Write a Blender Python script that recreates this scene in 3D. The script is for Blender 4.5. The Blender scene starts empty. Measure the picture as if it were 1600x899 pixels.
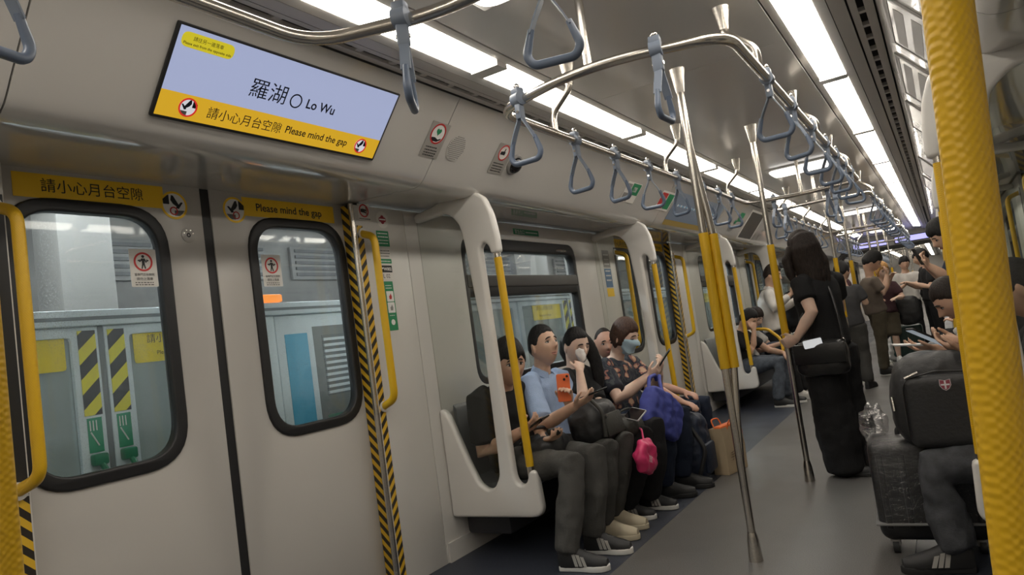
import bpy, bmesh, math, random
from mathutils import Vector, Matrix, noise
R = math.radians
random.seed(7)
scene = bpy.context.scene
COL = scene.collection

# ------------------------------------------------------------------ camera, world, exposure
CAM_LOC = Vector((0, 0, 1.121))
def set_camera(yaw=-31.38, pitch=4.045, roll=-8.056, f_px=1100.0):
    y, p, r = R(yaw), R(pitch), R(roll)
    fw = Vector((math.sin(y), math.cos(y), 0)); ri = Vector((math.cos(y), -math.sin(y), 0)); up = Vector((0, 0, 1))
    f2 = fw*math.cos(p) + up*math.sin(p); u2 = up*math.cos(p) - fw*math.sin(p)
    r2 = ri*math.cos(r) + u2*math.sin(r); u3 = u2*math.cos(r) - ri*math.sin(r)
    cam = bpy.data.cameras.new('camera'); o = bpy.data.objects.new('camera', cam); COL.objects.link(o)
    m = Matrix((r2, u3, -f2)).transposed().to_4x4(); m.translation = CAM_LOC
    o.matrix_world = m
    cam.sensor_fit = 'HORIZONTAL'; cam.sensor_width = 36.0; cam.lens = 36.0*f_px/1600.0
    cam.clip_start = 0.02; cam.clip_end = 200
    scene.camera = o
set_camera()
world = bpy.data.worlds.new('world'); scene.world = world; world.use_nodes = True
bg = world.node_tree.nodes['Background']
bg.inputs[0].default_value = (0.55, 0.62, 0.68, 1); bg.inputs[1].default_value = 0.12
vs = scene.view_settings
vs.view_transform = 'Standard'; vs.look = 'None'; vs.gamma = 1.0; vs.use_curve_mapping = False
vs.exposure = 0.0
LIGHT = 11.5          # emission of the saloon light panels
PLAT_LIGHT = 180.0     # emission of the platform tube lamps

# ------------------------------------------------------------------ materials
MATS = {}
def _new(name):
    m = bpy.data.materials.new(name); m.use_nodes = True
    return m, m.node_tree, m.node_tree.nodes['Principled BSDF']
def mat(name, col, rough=0.5, metal=0.0, spec=0.5, emit=0.0, var=0.0, vscale=6.0, bump=0.0, bscale=40.0, alpha=1.0, ecol=None, coat=0.0, vdet=3):
    if name in MATS: return MATS[name]
    m, nt, b = _new(name)
    c = (col[0], col[1], col[2], 1)
    b.inputs['Base Color'].default_value = c
    b.inputs['Roughness'].default_value = rough; b.inputs['Metallic'].default_value = metal
    b.inputs['Specular IOR Level'].default_value = spec
    if coat: b.inputs['Coat Weight'].default_value = coat
    if emit:
        b.inputs['Emission Color'].default_value = (*(ecol or col), 1); b.inputs['Emission Strength'].default_value = emit
    if var or bump:
        tc = nt.nodes.new('ShaderNodeTexCoord')
    if var:
        n = nt.nodes.new('ShaderNodeTexNoise'); n.inputs['Scale'].default_value = vscale; n.inputs['Detail'].default_value = vdet
        nt.links.new(tc.outputs['Object'], n.inputs['Vector'])
        r = nt.nodes.new('ShaderNodeValToRGB')
        r.color_ramp.elements[0].position = 0.3; r.color_ramp.elements[1].position = 0.7
        r.color_ramp.elements[0].color = (*[x*(1-var) for x in col], 1); r.color_ramp.elements[1].color = (*[min(1, x*(1+var)) for x in col], 1)
        nt.links.new(n.outputs['Fac'], r.inputs['Fac']); nt.links.new(r.outputs['Color'], b.inputs['Base Color'])
    if bump:
        n2 = nt.nodes.new('ShaderNodeTexNoise'); n2.inputs['Scale'].default_value = bscale; n2.inputs['Detail'].default_value = 4
        nt.links.new(tc.outputs['Object'], n2.inputs['Vector'])
        bp = nt.nodes.new('ShaderNodeBump'); bp.inputs['Strength'].default_value = bump; bp.inputs['Distance'].default_value = 0.01
        nt.links.new(n2.outputs['Fac'], bp.inputs['Height']); nt.links.new(bp.outputs['Normal'], b.inputs['Normal'])
    MATS[name] = m
    return m
def N(nt, t, **kw):
    n = nt.nodes.new(t)
    for k, v in kw.items(): setattr(n, k, v)
    return n
def math_node(nt, op, a, b=None):
    n = N(nt, 'ShaderNodeMath', operation=op)
    for i, v in enumerate((a, b)):
        if v is None: continue
        if isinstance(v, (int, float)): n.inputs[i].default_value = v
        else: nt.links.new(v, n.inputs[i])
    return n.outputs[0]
def stripe_mat(name, c1, c2, ky, kz, duty=0.5, rough=0.4, kx=0.0):
    """diagonal stripes printed along a strip: fract(kx*x + ky*y + kz*z) < duty"""
    m, nt, b = _new(name)
    g = N(nt, 'ShaderNodeNewGeometry'); s = N(nt, 'ShaderNodeSeparateXYZ'); nt.links.new(g.outputs['Position'], s.inputs[0])
    v = math_node(nt, 'ADD', math_node(nt, 'MULTIPLY', s.outputs[1], ky), math_node(nt, 'MULTIPLY', s.outputs[2], kz))
    if kx: v = math_node(nt, 'ADD', v, math_node(nt, 'MULTIPLY', s.outputs[0], kx))
    fr = math_node(nt, 'FRACT', v); lt = math_node(nt, 'LESS_THAN', fr, duty)
    mx = N(nt, 'ShaderNodeMix', data_type='RGBA'); nt.links.new(lt, mx.inputs[0])
    mx.inputs[6].default_value = (*c1, 1); mx.inputs[7].default_value = (*c2, 1)
    nt.links.new(mx.outputs[2], b.inputs['Base Color']); b.inputs['Roughness'].default_value = rough
    MATS[name] = m
    return m
def glass_mat(name, tint=(0.95, 0.97, 0.97), refl=0.10, dirt=0.0, dscale=180.0, haze=0.0, hcol=(0.75, 0.78, 0.78)):
    m, nt, b = _new(name); nt.nodes.remove(b)
    out = nt.nodes['Material Output']
    tr = N(nt, 'ShaderNodeBsdfTransparent'); tr.inputs[0].default_value = (*tint, 1)
    gl = N(nt, 'ShaderNodeBsdfGlossy'); gl.inputs['Roughness'].default_value = 0.03
    lw = N(nt, 'ShaderNodeLayerWeight'); lw.inputs[0].default_value = 0.25
    fac = math_node(nt, 'ADD', math_node(nt, 'MULTIPLY', lw.outputs['Fresnel'], 0.38), refl*0.15)
    mx = N(nt, 'ShaderNodeMixShader'); nt.links.new(fac, mx.inputs[0]); nt.links.new(tr.outputs[0], mx.inputs[1]); nt.links.new(gl.outputs[0], mx.inputs[2])
    last = mx
    if dirt or haze:
        df = N(nt, 'ShaderNodeBsdfTranslucent' if dirt else 'ShaderNodeBsdfDiffuse'); df.inputs[0].default_value = (*hcol, 1)
        f2 = None
        if dirt:
            tc = N(nt, 'ShaderNodeTexCoord'); vo = N(nt, 'ShaderNodeTexVoronoi'); vo.inputs['Scale'].default_value = dscale
            nt.links.new(tc.outputs['Object'], vo.inputs['Vector'])
            nz = N(nt, 'ShaderNodeTexNoise'); nz.inputs['Scale'].default_value = 6.0; nt.links.new(tc.outputs['Object'], nz.inputs['Vector'])
            th = math_node(nt, 'MULTIPLY', nz.outputs['Fac'], 0.42)
            lt = math_node(nt, 'LESS_THAN', vo.outputs['Distance'], th)
            f2 = math_node(nt, 'ADD', math_node(nt, 'MULTIPLY', lt, dirt), haze)
        m2 = N(nt, 'ShaderNodeMixShader')
        if f2 is None: m2.inputs[0].default_value = haze
        else: nt.links.new(f2, m2.inputs[0])
        nt.links.new(mx.outputs[0], m2.inputs[1]); nt.links.new(df.outputs[0], m2.inputs[2]); last = m2
    nt.links.new(last.outputs[0], out.inputs['Surface'])
    MATS[name] = m
    return m

WALL = mat('cream_panel', (0.62, 0.60, 0.565), 0.30, var=0.03, vscale=1.5)
DOOR = mat('door_paint', (0.50, 0.480, 0.448), 0.26, var=0.03, vscale=1.2)
COVE = mat('cove_panel_paint', (0.58, 0.56, 0.528), 0.16, spec=0.9, coat=0.8, var=0.02, vscale=2)
CEIL = mat('ceiling_panel_paint', (0.80, 0.785, 0.765), 0.20, metal=0.1, var=0.03, vscale=1.4)
DARK = mat('dark_gap', (0.035, 0.033, 0.032), 0.7)
SLAT = mat('air_slat_grey', (0.60, 0.575, 0.55), 0.35)
GREYTRIM = mat('grey_trim', (0.26, 0.25, 0.24), 0.45)
RUBBER = mat('black_rubber', (0.016, 0.016, 0.017), 0.45)
STEEL = mat('brushed_steel', (0.66, 0.62, 0.56), 0.24, metal=1.0, bump=0.04, bscale=90)
CHROME = mat('polished_steel', (0.74, 0.71, 0.67), 0.16, metal=1.0)
GRPW = mat('white_moulded_plastic', (0.70, 0.68, 0.645), 0.30, var=0.02, vscale=3)
LIGHTM = mat('light_diffuser', (1.0, 0.93, 0.80), 0.5, emit=LIGHT, ecol=(1.0, 0.93, 0.825))
EMERG = mat('emergency_light_cover', (0.95, 0.93, 0.9), 0.3, emit=2.2, ecol=(1.0, 0.96, 0.92))
STRAPM = mat('slate_blue_plastic', (0.115, 0.15, 0.215), 0.38)
STRAPW = mat('grey_blue_webbing', (0.19, 0.225, 0.285), 0.42)
WHITE = mat('white_print', (0.80, 0.79, 0.77), 0.5)
BLACKP = mat('black_print', (0.012, 0.012, 0.014), 0.5)
REDP = mat('red_print', (0.55, 0.03, 0.03), 0.5)
GREENP = mat('green_print', (0.02, 0.24, 0.10), 0.5)
YELP = mat('yellow_print', (0.95, 0.60, 0.03), 0.45)
SCRBLUE = mat('screen_pale_blue', (0.10, 0.12, 0.16), 0.2, emit=0.62, ecol=(0.50, 0.56, 0.84))
SCRYEL = mat('screen_amber', (0.12, 0.07, 0.005), 0.2, emit=0.60, ecol=(0.95, 0.55, 0.03))
SCRDOT = mat('screen_yellow', (0.15, 0.12, 0.01), 0.2, emit=0.6, ecol=(0.85, 0.72, 0.03))
SCRWHITE = mat('screen_white', (0.15, 0.15, 0.16), 0.2, emit=0.6, ecol=(0.9, 0.9, 0.95))
SCRRED = mat('screen_red', (0.6, 0.02, 0.02), 0.25, emit=0.4, ecol=(0.8, 0.04, 0.03))
SCRINK = mat('screen_ink', (0.008, 0.010, 0.02), 0.25)
HAZ_DOOR = stripe_mat('hazard_stripe_falling', (0.03, 0.024, 0.018), (0.72, 0.44, 0.03), -18.0, 18.0, 0.5)
HAZ_REVEAL = stripe_mat('hazard_stripe_reveal', (0.03, 0.024, 0.018), (0.72, 0.44, 0.03), 0.0, 18.0, 0.5, 0.4, 18.0)
HAZ_REVEAL2 = stripe_mat('hazard_stripe_reveal_mirrored', (0.03, 0.024, 0.018), (0.72, 0.44, 0.03), 0.0, 18.0, 0.5, 0.4, -18.0)
HAZ_PILLAR = stripe_mat('hazard_stripe_rising', (0.03, 0.024, 0.018), (0.72, 0.44, 0.03), 18.0, 18.0, 0.5)
PSD_HAZ_A = stripe_mat('platform_hazard_rising', (0.035, 0.035, 0.035), (0.80, 0.72, 0.04), -8.0, 8.5, 0.5)
PSD_HAZ_B = stripe_mat('platform_hazard_falling', (0.035, 0.035, 0.035), (0.80, 0.72, 0.04), 8.0, 8.5, 0.5)
GLASS = glass_mat('window_glass', (0.93, 0.95, 0.95), 0.10, dirt=0.17, dscale=170, haze=0.012)
CLEAR = glass_mat('partition_glass', (0.93, 0.945, 0.93), 0.12)
PSDGLASS = glass_mat('platform_glass', (0.74, 0.80, 0.79), 0.15, haze=0.45, hcol=(0.42, 0.47, 0.46))
def yellow_sleeve():
    m, nt, b = _new('yellow_grip_vinyl')
    tc = N(nt, 'ShaderNodeTexCoord'); sp = N(nt, 'ShaderNodeSeparateXYZ'); nt.links.new(tc.outputs['Object'], sp.inputs[0])
    h = math_node(nt, 'ADD', sp.outputs[0], sp.outputs[1])
    a = math_node(nt, 'SINE', math_node(nt, 'MULTIPLY', h, 760.0))
    c = math_node(nt, 'SINE', math_node(nt, 'MULTIPLY', sp.outputs[2], 760.0))
    bp = N(nt, 'ShaderNodeBump'); bp.inputs['Strength'].default_value = 0.20; bp.inputs['Distance'].default_value = 0.0016
    nt.links.new(math_node(nt, 'MULTIPLY', a, c), bp.inputs['Height']); nt.links.new(bp.outputs['Normal'], b.inputs['Normal'])
    b.inputs['Base Color'].default_value = (0.68, 0.405, 0.010, 1); b.inputs['Roughness'].default_value = 0.38
    MATS['yellow_grip_vinyl'] = m
    return m
YELLOW = yellow_sleeve()
def floor_mat(name, c1, c2, rough):
    m, nt, b = _new(name)
    tc = N(nt, 'ShaderNodeTexCoord'); n1 = N(nt, 'ShaderNodeTexNoise'); n1.inputs['Scale'].default_value = 260; n1.inputs['Detail'].default_value = 2
    n2 = N(nt, 'ShaderNodeTexNoise'); n2.inputs['Scale'].default_value = 1.6; n2.inputs['Detail'].default_value = 5
    nt.links.new(tc.outputs['Object'], n1.inputs['Vector']); nt.links.new(tc.outputs['Object'], n2.inputs['Vector'])
    r = N(nt, 'ShaderNodeValToRGB'); e = r.color_ramp.elements
    e[0].position = 0.42; e[0].color = (*[x*0.72 for x in c1], 1); e[1].position = 0.66; e[1].color = (*[min(1, x*1.5) for x in c1], 1)
    nt.links.new(n1.outputs['Fac'], r.inputs['Fac'])
    mx = N(nt, 'ShaderNodeMix', data_type='RGBA', blend_type='MIX'); nt.links.new(math_node(nt, 'MULTIPLY', n2.outputs['Fac'], 0.55), mx.inputs[0])
    nt.links.new(r.outputs['Color'], mx.inputs[6]); mx.inputs[7].default_value = (*c2, 1)
    nt.links.new(mx.outputs[2], b.inputs['Base Color'])
    nt.links.new(math_node(nt, 'ADD', math_node(nt, 'MULTIPLY', n2.outputs['Fac'], 0.25), rough-0.12), b.inputs['Roughness'])
    MATS[name] = m
    return m
FLOORM = floor_mat('grey_speckled_vinyl', (0.105, 0.10, 0.096), (0.125, 0.118, 0.108), 0.42)
FLOORB = floor_mat('blue_speckled_vinyl', (0.040, 0.047, 0.066), (0.036, 0.040, 0.052), 0.45)

# ------------------------------------------------------------------ mesh helpers
def link(name, me, material=None, parent=None, smooth=None):
    o = bpy.data.objects.new(name, me); COL.objects.link(o)
    if material is not None:
        me.materials.clear()
        for mm in (material if isinstance(material, (list, tuple)) else [material]): me.materials.append(mm)
    if parent is not None: o.parent = parent
    if smooth is not None: shade(me, smooth)
    return o
def shade(me, angle=35):
    if angle is True: angle = 180
    if angle is False: angle = 0
    me.polygons.foreach_set('use_smooth', [True]*len(me.polygons))
    if angle < 180:
        me.set_sharp_from_angle(angle=R(angle))
def empty(name, loc=(0, 0, 0)):
    o = bpy.data.objects.new(name, None); COL.objects.link(o); o.location = loc; o.empty_display_size = 0.05
    return o
def tag(o, label=None, cat=None, group=None, kind=None):
    if label: o['label'] = label
    if cat: o['category'] = cat
    if group: o['group'] = group
    if kind: o['kind'] = kind
    return o
def structure(o): o['kind'] = 'structure'; return o
def dup(src, dx=(0, 0, 0), parent=None, label=None, group=None):
    c = src.copy(); COL.objects.link(c)
    if parent is not None: c.parent = parent
    else: c.location = Vector(src.location) + Vector(dx)
    if label: c['label'] = label
    if group: c['group'] = group
    for ch in list(src.children): dup(ch, parent=c)
    return c
def bm_mesh(bm, name='mesh', recalc=True):
    if recalc: bmesh.ops.recalc_face_normals(bm, faces=bm.faces)
    me = bpy.data.meshes.new(name); bm.to_mesh(me); bm.free()
    return me
def box(bm, lo, hi, bev=0.0, seg=2):
    lo, hi = Vector(lo), Vector(hi); c = (lo+hi)/2; s = hi-lo
    g = bmesh.ops.create_cube(bm, size=1.0, matrix=Matrix.Translation(c) @ Matrix.Diagonal((s.x, s.y, s.z, 1)))
    if bev:
        es = list({e for v in g['verts'] for e in v.link_edges})
        bmesh.ops.bevel(bm, geom=es, offset=min(bev, min(abs(s.x), abs(s.y), abs(s.z))*0.49), segments=seg, profile=0.5, affect='EDGES')
    return bm
def boxmesh(lo, hi, bev=0.0, seg=2):
    bm = bmesh.new(); box(bm, lo, hi, bev, seg); return bm_mesh(bm)
def ob_box(name, lo, hi, m, parent=None, bev=0.0, seg=2):
    return link(name, boxmesh(lo, hi, bev, seg), m, parent, smooth=35 if bev else None)
def tube(bm, pts, rad, n=12, closed=False, cap=True):
    pts = [Vector(p) for p in pts]
    rads = rad if isinstance(rad, (list, tuple)) else [rad]*len(pts)
    rings = []; prev = None; k = len(pts)
    for i, p in enumerate(pts):
        if closed: t = pts[(i+1) % k] - pts[i-1]
        else: t = pts[min(i+1, k-1)] - pts[max(i-1, 0)]
        t.normalize()
        if prev is None:
            a = Vector((0, 0, 1)) if abs(t.z) < 0.9 else Vector((1, 0, 0))
            s = t.cross(a).normalized()
        else:
            s = (prev - t*prev.dot(t)).normalized()
        prev = s; b = t.cross(s)
        rings.append([bm.verts.new(p + (s*math.cos(2*math.pi*j/n) + b*math.sin(2*math.pi*j/n))*rads[i]) for j in range(n)])
    m = k if closed else k-1
    for i in range(m):
        a, b = rings[i], rings[(i+1) % k]
        for j in range(n): bm.faces.new((a[j], a[(j+1) % n], b[(j+1) % n], b[j]))
    if cap and not closed:
        bm.faces.new(list(reversed(rings[0]))); bm.faces.new(rings[-1])
    return bm
def tubemesh(pts, rad, n=12, closed=False):
    bm = bmesh.new(); tube(bm, pts, rad, n, closed); return bm_mesh(bm)
def ob_tube(name, pts, rad, m, parent=None, n=12, closed=False):
    return link(name, tubemesh(pts, rad, n, closed), m, parent, smooth=40)
def fillet(pts, rad, seg=5, closed=True):
    """round the corners of a polyline (2D or 3D); rad: number or list"""
    pts = [Vector(p) for p in pts]; n = len(pts); out = []
    for i, p in enumerate(pts):
        r = rad[i] if isinstance(rad, (list, tuple)) else rad
        if (not closed and i in (0, n-1)) or r <= 0: out.append(p); continue
        a, b = pts[i-1]-p, pts[(i+1) % n]-p
        la, lb = a.length, b.length; a.normalize(); b.normalize()
        ang = a.angle(b)
        if ang > 3.1: out.append(p); continue
        d = min(r/math.tan(ang/2), la*0.49, lb*0.49)
        p0, p1 = p+a*d, p+b*d
        for k in range(seg+1):
            t = k/seg; out.append(p0*(1-t)**2 + p*2*t*(1-t) + p1*t*t)
    return out
def rrect(x0, y0, x1, y1, r, seg=6): return fillet([(x0, y0), (x1, y0), (x1, y1), (x0, y1)], r, seg)
def circle(cx, cy, r, n=28, ry=None): return [Vector((cx + r*math.cos(2*math.pi*i/n), cy + (ry or r)*math.sin(2*math.pi*i/n))) for i in range(n)]
def plate(outlines, depth, bev=0.0, bres=2):
    """2D outlines (first the outer edge, the rest holes) -> mesh in local XY, thickness depth about z=0"""
    c = bpy.data.curves.new('c', 'CURVE'); c.dimensions = '2D'; c.fill_mode = 'BOTH'
    c.extrude = max(depth/2 - bev, 0.0); c.bevel_depth = bev; c.bevel_resolution = bres; c.offset = -bev
    for o in outlines:
        s = c.splines.new('POLY'); s.points.add(len(o)-1)
        for p, q in zip(s.points, o): p.co = (q[0], q[1], 0, 1)
        s.use_cyclic_u = True
    ob = bpy.data.objects.new('c', c)
    me = bpy.data.meshes.new_from_object(ob)
    bpy.data.objects.remove(ob); bpy.data.curves.remove(c)
    bm = bmesh.new(); bm.from_mesh(me); bmesh.ops.remove_doubles(bm, verts=bm.verts, dist=1e-5); bm.to_mesh(me); bm.free()
    return me
def frame_mx(origin, right, up):
    r = Vector(right).normalized(); u = Vector(up); u = (u - r*u.dot(r)).normalized(); n = r.cross(u)
    m = Matrix((r, u, n)).transposed().to_4x4(); m.translation = Vector(origin)
    return m
def put(me, mx): me.transform(mx); return me
_text_cache = {}
def text_mesh(s, size=1.0, align='LEFT', space=1.0, shear=0.0, bold=0.0):
    c = bpy.data.curves.new('t', 'FONT'); c.body = s; c.size = size; c.align_x = align; c.align_y = 'CENTER'
    c.space_character = space; c.shear = shear; c.offset = bold; c.resolution_u = 3; c.space_line = 0.85
    ob = bpy.data.objects.new('t', c)
    me = bpy.data.meshes.new_from_object(ob)
    bpy.data.objects.remove(ob); bpy.data.curves.remove(c)
    return me
def text_fit(name, s, mx, x0, x1, yc, m, parent, z=0.0015, hmax=None, bold=0.0, shear=0.0):
    """lettering scaled to run from x0 to x1 of the local frame, centred on yc"""
    me = text_mesh(s, 1.0, 'LEFT', 1.0, shear, bold)
    xs = [v.co.x for v in me.vertices]; ys = [v.co.y for v in me.vertices]
    k = (x1-x0)/(max(xs)-min(xs)); ky = k
    if hmax: ky = hmax/(max(ys)-min(ys))
    cy = (max(ys)+min(ys))/2
    for v in me.vertices: v.co = Vector((x0 + (v.co.x-min(xs))*k, yc + (v.co.y-cy)*ky, z))
    return link(name, put(me, mx), m, parent)
def flat(name, outlines, mx, m, parent, z=0.0, depth=0.0008):
    me = plate(outlines, depth)
    me.transform(mx @ Matrix.Translation((0, 0, z)))
    return link(name, me, m, parent)
def extrude_profile(name, prof, y0, y1, m, parent=None, closed=False):
    """profile of (x, z) points swept along y as a sheet or closed bar"""
    bm = bmesh.new()
    a = [bm.verts.new((p[0], y0, p[1])) for p in prof]; b = [bm.verts.new((p[0], y1, p[1])) for p in prof]
    n = len(prof)
    for i in range(n if closed else n-1):
        j = (i+1) % n; bm.faces.new((a[i], a[j], b[j], b[i]))
    if closed: bm.faces.new(a); bm.faces.new(list(reversed(b)))
    return link(name, bm_mesh(bm), m, parent, smooth=30)
# ------------------------------------------------------------------ the car body
CX, HW = -0.885, 1.53
XL, XR = CX-HW, CX+HW
ZC, ZS = 2.24, 1.895
PITCH = 4.75
DOORS = [1.803 + PITCH*k for k in range(4)]
Y0, YE, YG, YF = -2.2, 17.7, 19.2, 40.0
DOORS2 = [21.0 + PITCH*k for k in range(4)]

fl = structure(empty('floor'))
ob_box('aisle_covering', (CX-0.60, Y0, -0.05), (CX+0.60, YF, 0.0), FLOORM, fl)
for s in (-1, 1):
    a, b = sorted((CX+s*0.602, CX+s*1.62))
    ob_box('side_covering', (a, Y0, -0.05), (b, YF, -0.001), FLOORB, fl)
base = structure(empty('baseboard_left')); base2 = structure(empty('baseboard_right'))

def wall_seg(parent, side, y0, y1, holes=()):
    x = XL-0.05 if side < 0 else XR+0.05
    me = plate([[(y0, 0.0), (y1, 0.0), (y1, 1.885), (y0, 1.885)]] + [h for h in holes], 0.10, 0.003, 1)
    put(me, frame_mx((x, 0, 0), (0, 1, 0), (0, 0, 1)))
    return link('wall_panel', me, WALL, parent, smooth=30)
WIN_Y0, WIN_Y1, WIN_Z0, WIN_Z1 = 1.63, 3.17, 0.86, 1.775
n_win = [0]
def bay_window(side, D):
    n_win[0] += 1
    root = structure(empty('window_%d' % n_win[0], (XL if side < 0 else XR, D+(WIN_Y0+WIN_Y1)/2, WIN_Z0)))
    x = XL-0.045 if side < 0 else XR+0.045
    mx = frame_mx((x, 0, 0), (0, 1, 0), (0, 0, 1)); inv = Matrix.Translation(root.location).inverted()
    def add(nm, outl, dep, m, bev=0.0, dx=0.0):
        me = put(plate(outl, dep, bev, 1), inv @ Matrix.Translation((dx, 0, 0)) @ mx); return link(nm, me, m, root, smooth=35)
    y0, y1 = D+WIN_Y0, D+WIN_Y1
    outer = rrect(y0, WIN_Z0, y1, WIN_Z1, 0.12)
    up = rrect(y0+0.045, 1.535, y1-0.045, WIN_Z1-0.085, [0.02, 0.02, 0.09, 0.09]); lo = rrect(y0+0.045, WIN_Z0+0.045, y1-0.045, 1.40, [0.09, 0.09, 0.01, 0.01])
    add('window_frame', [outer, up, lo], 0.06, RUBBER, 0.008, 0.012)
    add('window_rail', [rrect(y0+0.03, 1.455, y1-0.03, 1.535, 0.01, 2)], 0.05, mat('dark_anodised', (0.05, 0.047, 0.044), 0.4), 0.006, 0.024)
    add('upper_pane', [up], 0.006, GLASS); add('lower_pane', [lo], 0.006, GLASS)
    b = bmesh.new(); tube(b, [(x+0.034, y1-0.30, WIN_Z1-0.055), (x+0.06, y1-0.28, WIN_Z1-0.06), (x+0.06, y1-0.20, WIN_Z1-0.06), (x+0.034, y1-0.18, WIN_Z1-0.055)], 0.011, 8)
    link('window_latch', put(bm_mesh(b), inv), STEEL, root, smooth=40)
wl = structure(empty('wall_left')); wr = structure(empty('wall_right'))
def build_walls(doors, ya, yb, windows):
    edges = [ya] + [v for d in doors for v in (d-0.765, d+0.765)] + [yb]
    for side, par in ((-1, wl), (1, wr)):
        for i in range(0, len(edges), 2):
            a, b = edges[i], edges[i+1]
            if b-a < 0.05: continue
            if b-a > 2.6 and i > 0:
                D = a-0.765
                wall_seg(par, side, a, a+0.372)
                hole = rrect(D+WIN_Y0+0.004, WIN_Z0+0.004, D+WIN_Y1-0.004, WIN_Z1-0.004, 0.116)
                wall_seg(par, side, a+0.376, b-0.376, [hole] if windows else [])
                wall_seg(par, side, b-0.372, b)
                if windows: bay_window(side, D)
            else: wall_seg(par, side, a, b)
build_walls(DOORS, Y0, YE, True)
build_walls(DOORS2, YG, YF, False)
link('closing_panel', boxmesh((XL-0.1, Y0-0.06, 0), (XR+0.1, Y0, 2.3)), WALL, structure(empty('wall_back_added')))  # unseen wall added behind the camera to close the car for the lighting
link('closing_panel', boxmesh((XL-0.1, YF, 0), (XR+0.1, YF+0.06, 2.3)), WALL, structure(empty('wall_far')))
# skirting
for side, par in ((-1, base), (1, base2)):
    for a, b in ((DOORS[k]+1.15, DOORS[k]+PITCH-1.15) for k in range(3)):
        x = XL if side < 0 else XR
        ob_box('skirting', (min(x, x-side*0.012), a, 0.0), (max(x, x-side*0.012), b, 0.10), WALL, par)

# ceiling, soffit, cove, air channels
ce = structure(empty('ceiling'))
ys = [Y0] + [DOORS[0]-0.92+PITCH*k/2 for k in range(0, 8)] + [YE]
for a, b in zip(ys[:-1], ys[1:]):
    ob_box('ceiling_panel', (CX-0.455, a+0.002, ZC), (CX+0.455, b-0.002, ZC+0.03), CEIL, ce, 0.002, 1)
ob_box('ceiling_panel', (CX-0.455, YG, ZC), (CX+0.455, YF, ZC+0.03), CEIL, ce)
ob_box('ceiling_backing', (XL-0.1, Y0, ZC+0.04), (XR+0.1, YF, ZC+0.08), DARK, ce)
# light band panels either side: with a rectangular recess filled by the lamps
for s in (-1, 1):
    def X(d): return CX + s*d
    for a, b in ((Y0, YE), (YG, YF)):
        for d0, d1, z0, z1 in ((0.461, 0.494, ZC, ZC-0.004), (0.623, 0.665, ZC-0.019, ZC-0.024)):
            prof = [(X(d0), z0), (X(d1), z1), (X(d1), z1+0.03), (X(d0), z0+0.03)]
            extrude_profile('light_band_edge', prof, a, b, CEIL, ce, True)
        prof = [(X(0.49), ZC+0.02), (X(0.63), ZC+0.004), (X(0.63), ZC+0.02)]
        extrude_profile('light_band_backing', prof, a, b, CEIL, ce, True)
    # air diffuser: dark channel with bars
tr = [structure(empty('trim_1')), structure(empty('trim_2'))]
for s, t in ((-1, tr[0]), (1, tr[1])):
    def X(d): return CX + s*d
    for a, b in ((Y0, YE), (YG, YF)):
        extrude_profile('air_channel', [(X(0.665), 2.216), (X(0.668), 2.255), (X(0.82), 2.262), (X(0.822), 2.22)], a, b, DARK, t)
        for d0, d1, z in ((0.668, 0.724, 2.217), (0.732, 0.757, 2.222), (0.783, 0.816, 2.224)):
            extrude_profile('air_slat', [(X(d0), z), (X(d1), z+0.002), (X(d1), z+0.014), (X(d0), z+0.014)], a, b, SLAT, t, True)
    bar = boxmesh((min(X(0.752), X(0.792)), 0, 2.228), (max(X(0.752), X(0.792)), 0.03, 2.245))
    y = 0.4
    while y < 12.5:
        o = link('grille_bar', bar, SLAT, t); o.location.y = y; y += 0.185
# cove panels (separate mouldings with joints) and the soffit over the doors
COVE_A, COVE_B = (1.115, 1.885), (0.822, 2.224)
cv = [structure(empty('trim_3')), structure(empty('trim_4'))]
def cove_profile(s):
    X = lambda d: CX + s*d
    pts = [(X(1.66), ZS+0.008), (X(1.40), ZS-0.001), (X(1.26), 1.886), (X(1.19), 1.880), (X(1.15), 1.880), (X(1.118), 1.888), (X(1.092), 1.906), (X(1.070), 1.930), (X(1.0495), 1.955), (X(0.95), 2.072), (X(0.822), 2.224), (X(0.822), 2.26)]
    return pts
for s, t in ((-1, cv[0]), (1, cv[1])):
    cuts = [Y0] + sorted([d-0.933 for d in DOORS] + [d+0.785 for d in DOORS]) + [YE]
    for a, b in zip(cuts[:-1], cuts[1:]):
        if b-a < 0.02: continue
        pr = cove_profile(s)
        bm = bmesh.new()
        pr = pr + [(p[0]+s*0.006, p[1]+0.009) for p in reversed(pr)]
        va = [bm.verts.new((p[0], a+0.0025, p[1])) for p in pr]; vb = [bm.verts.new((p[0], b-0.0025, p[1])) for p in pr]
        for i in range(len(pr)): j = (i+1) % len(pr); bm.faces.new((va[i], va[j], vb[j], vb[i]))
        bm.faces.new(va); bm.faces.new(list(reversed(vb)))
        link('cove_panel', bm_mesh(bm), COVE, t, smooth=40)
    extrude_profile('cove_panel', cove_profile(s), YG, YF, COVE, t)
    X = lambda d: CX + s*d
    extrude_profile('cove_backing', [(X(1.66), 1.925), (X(1.16), 1.925), (X(0.88), 2.26), (X(0.88), 2.28)], Y0, YE, DARK, t)

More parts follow.
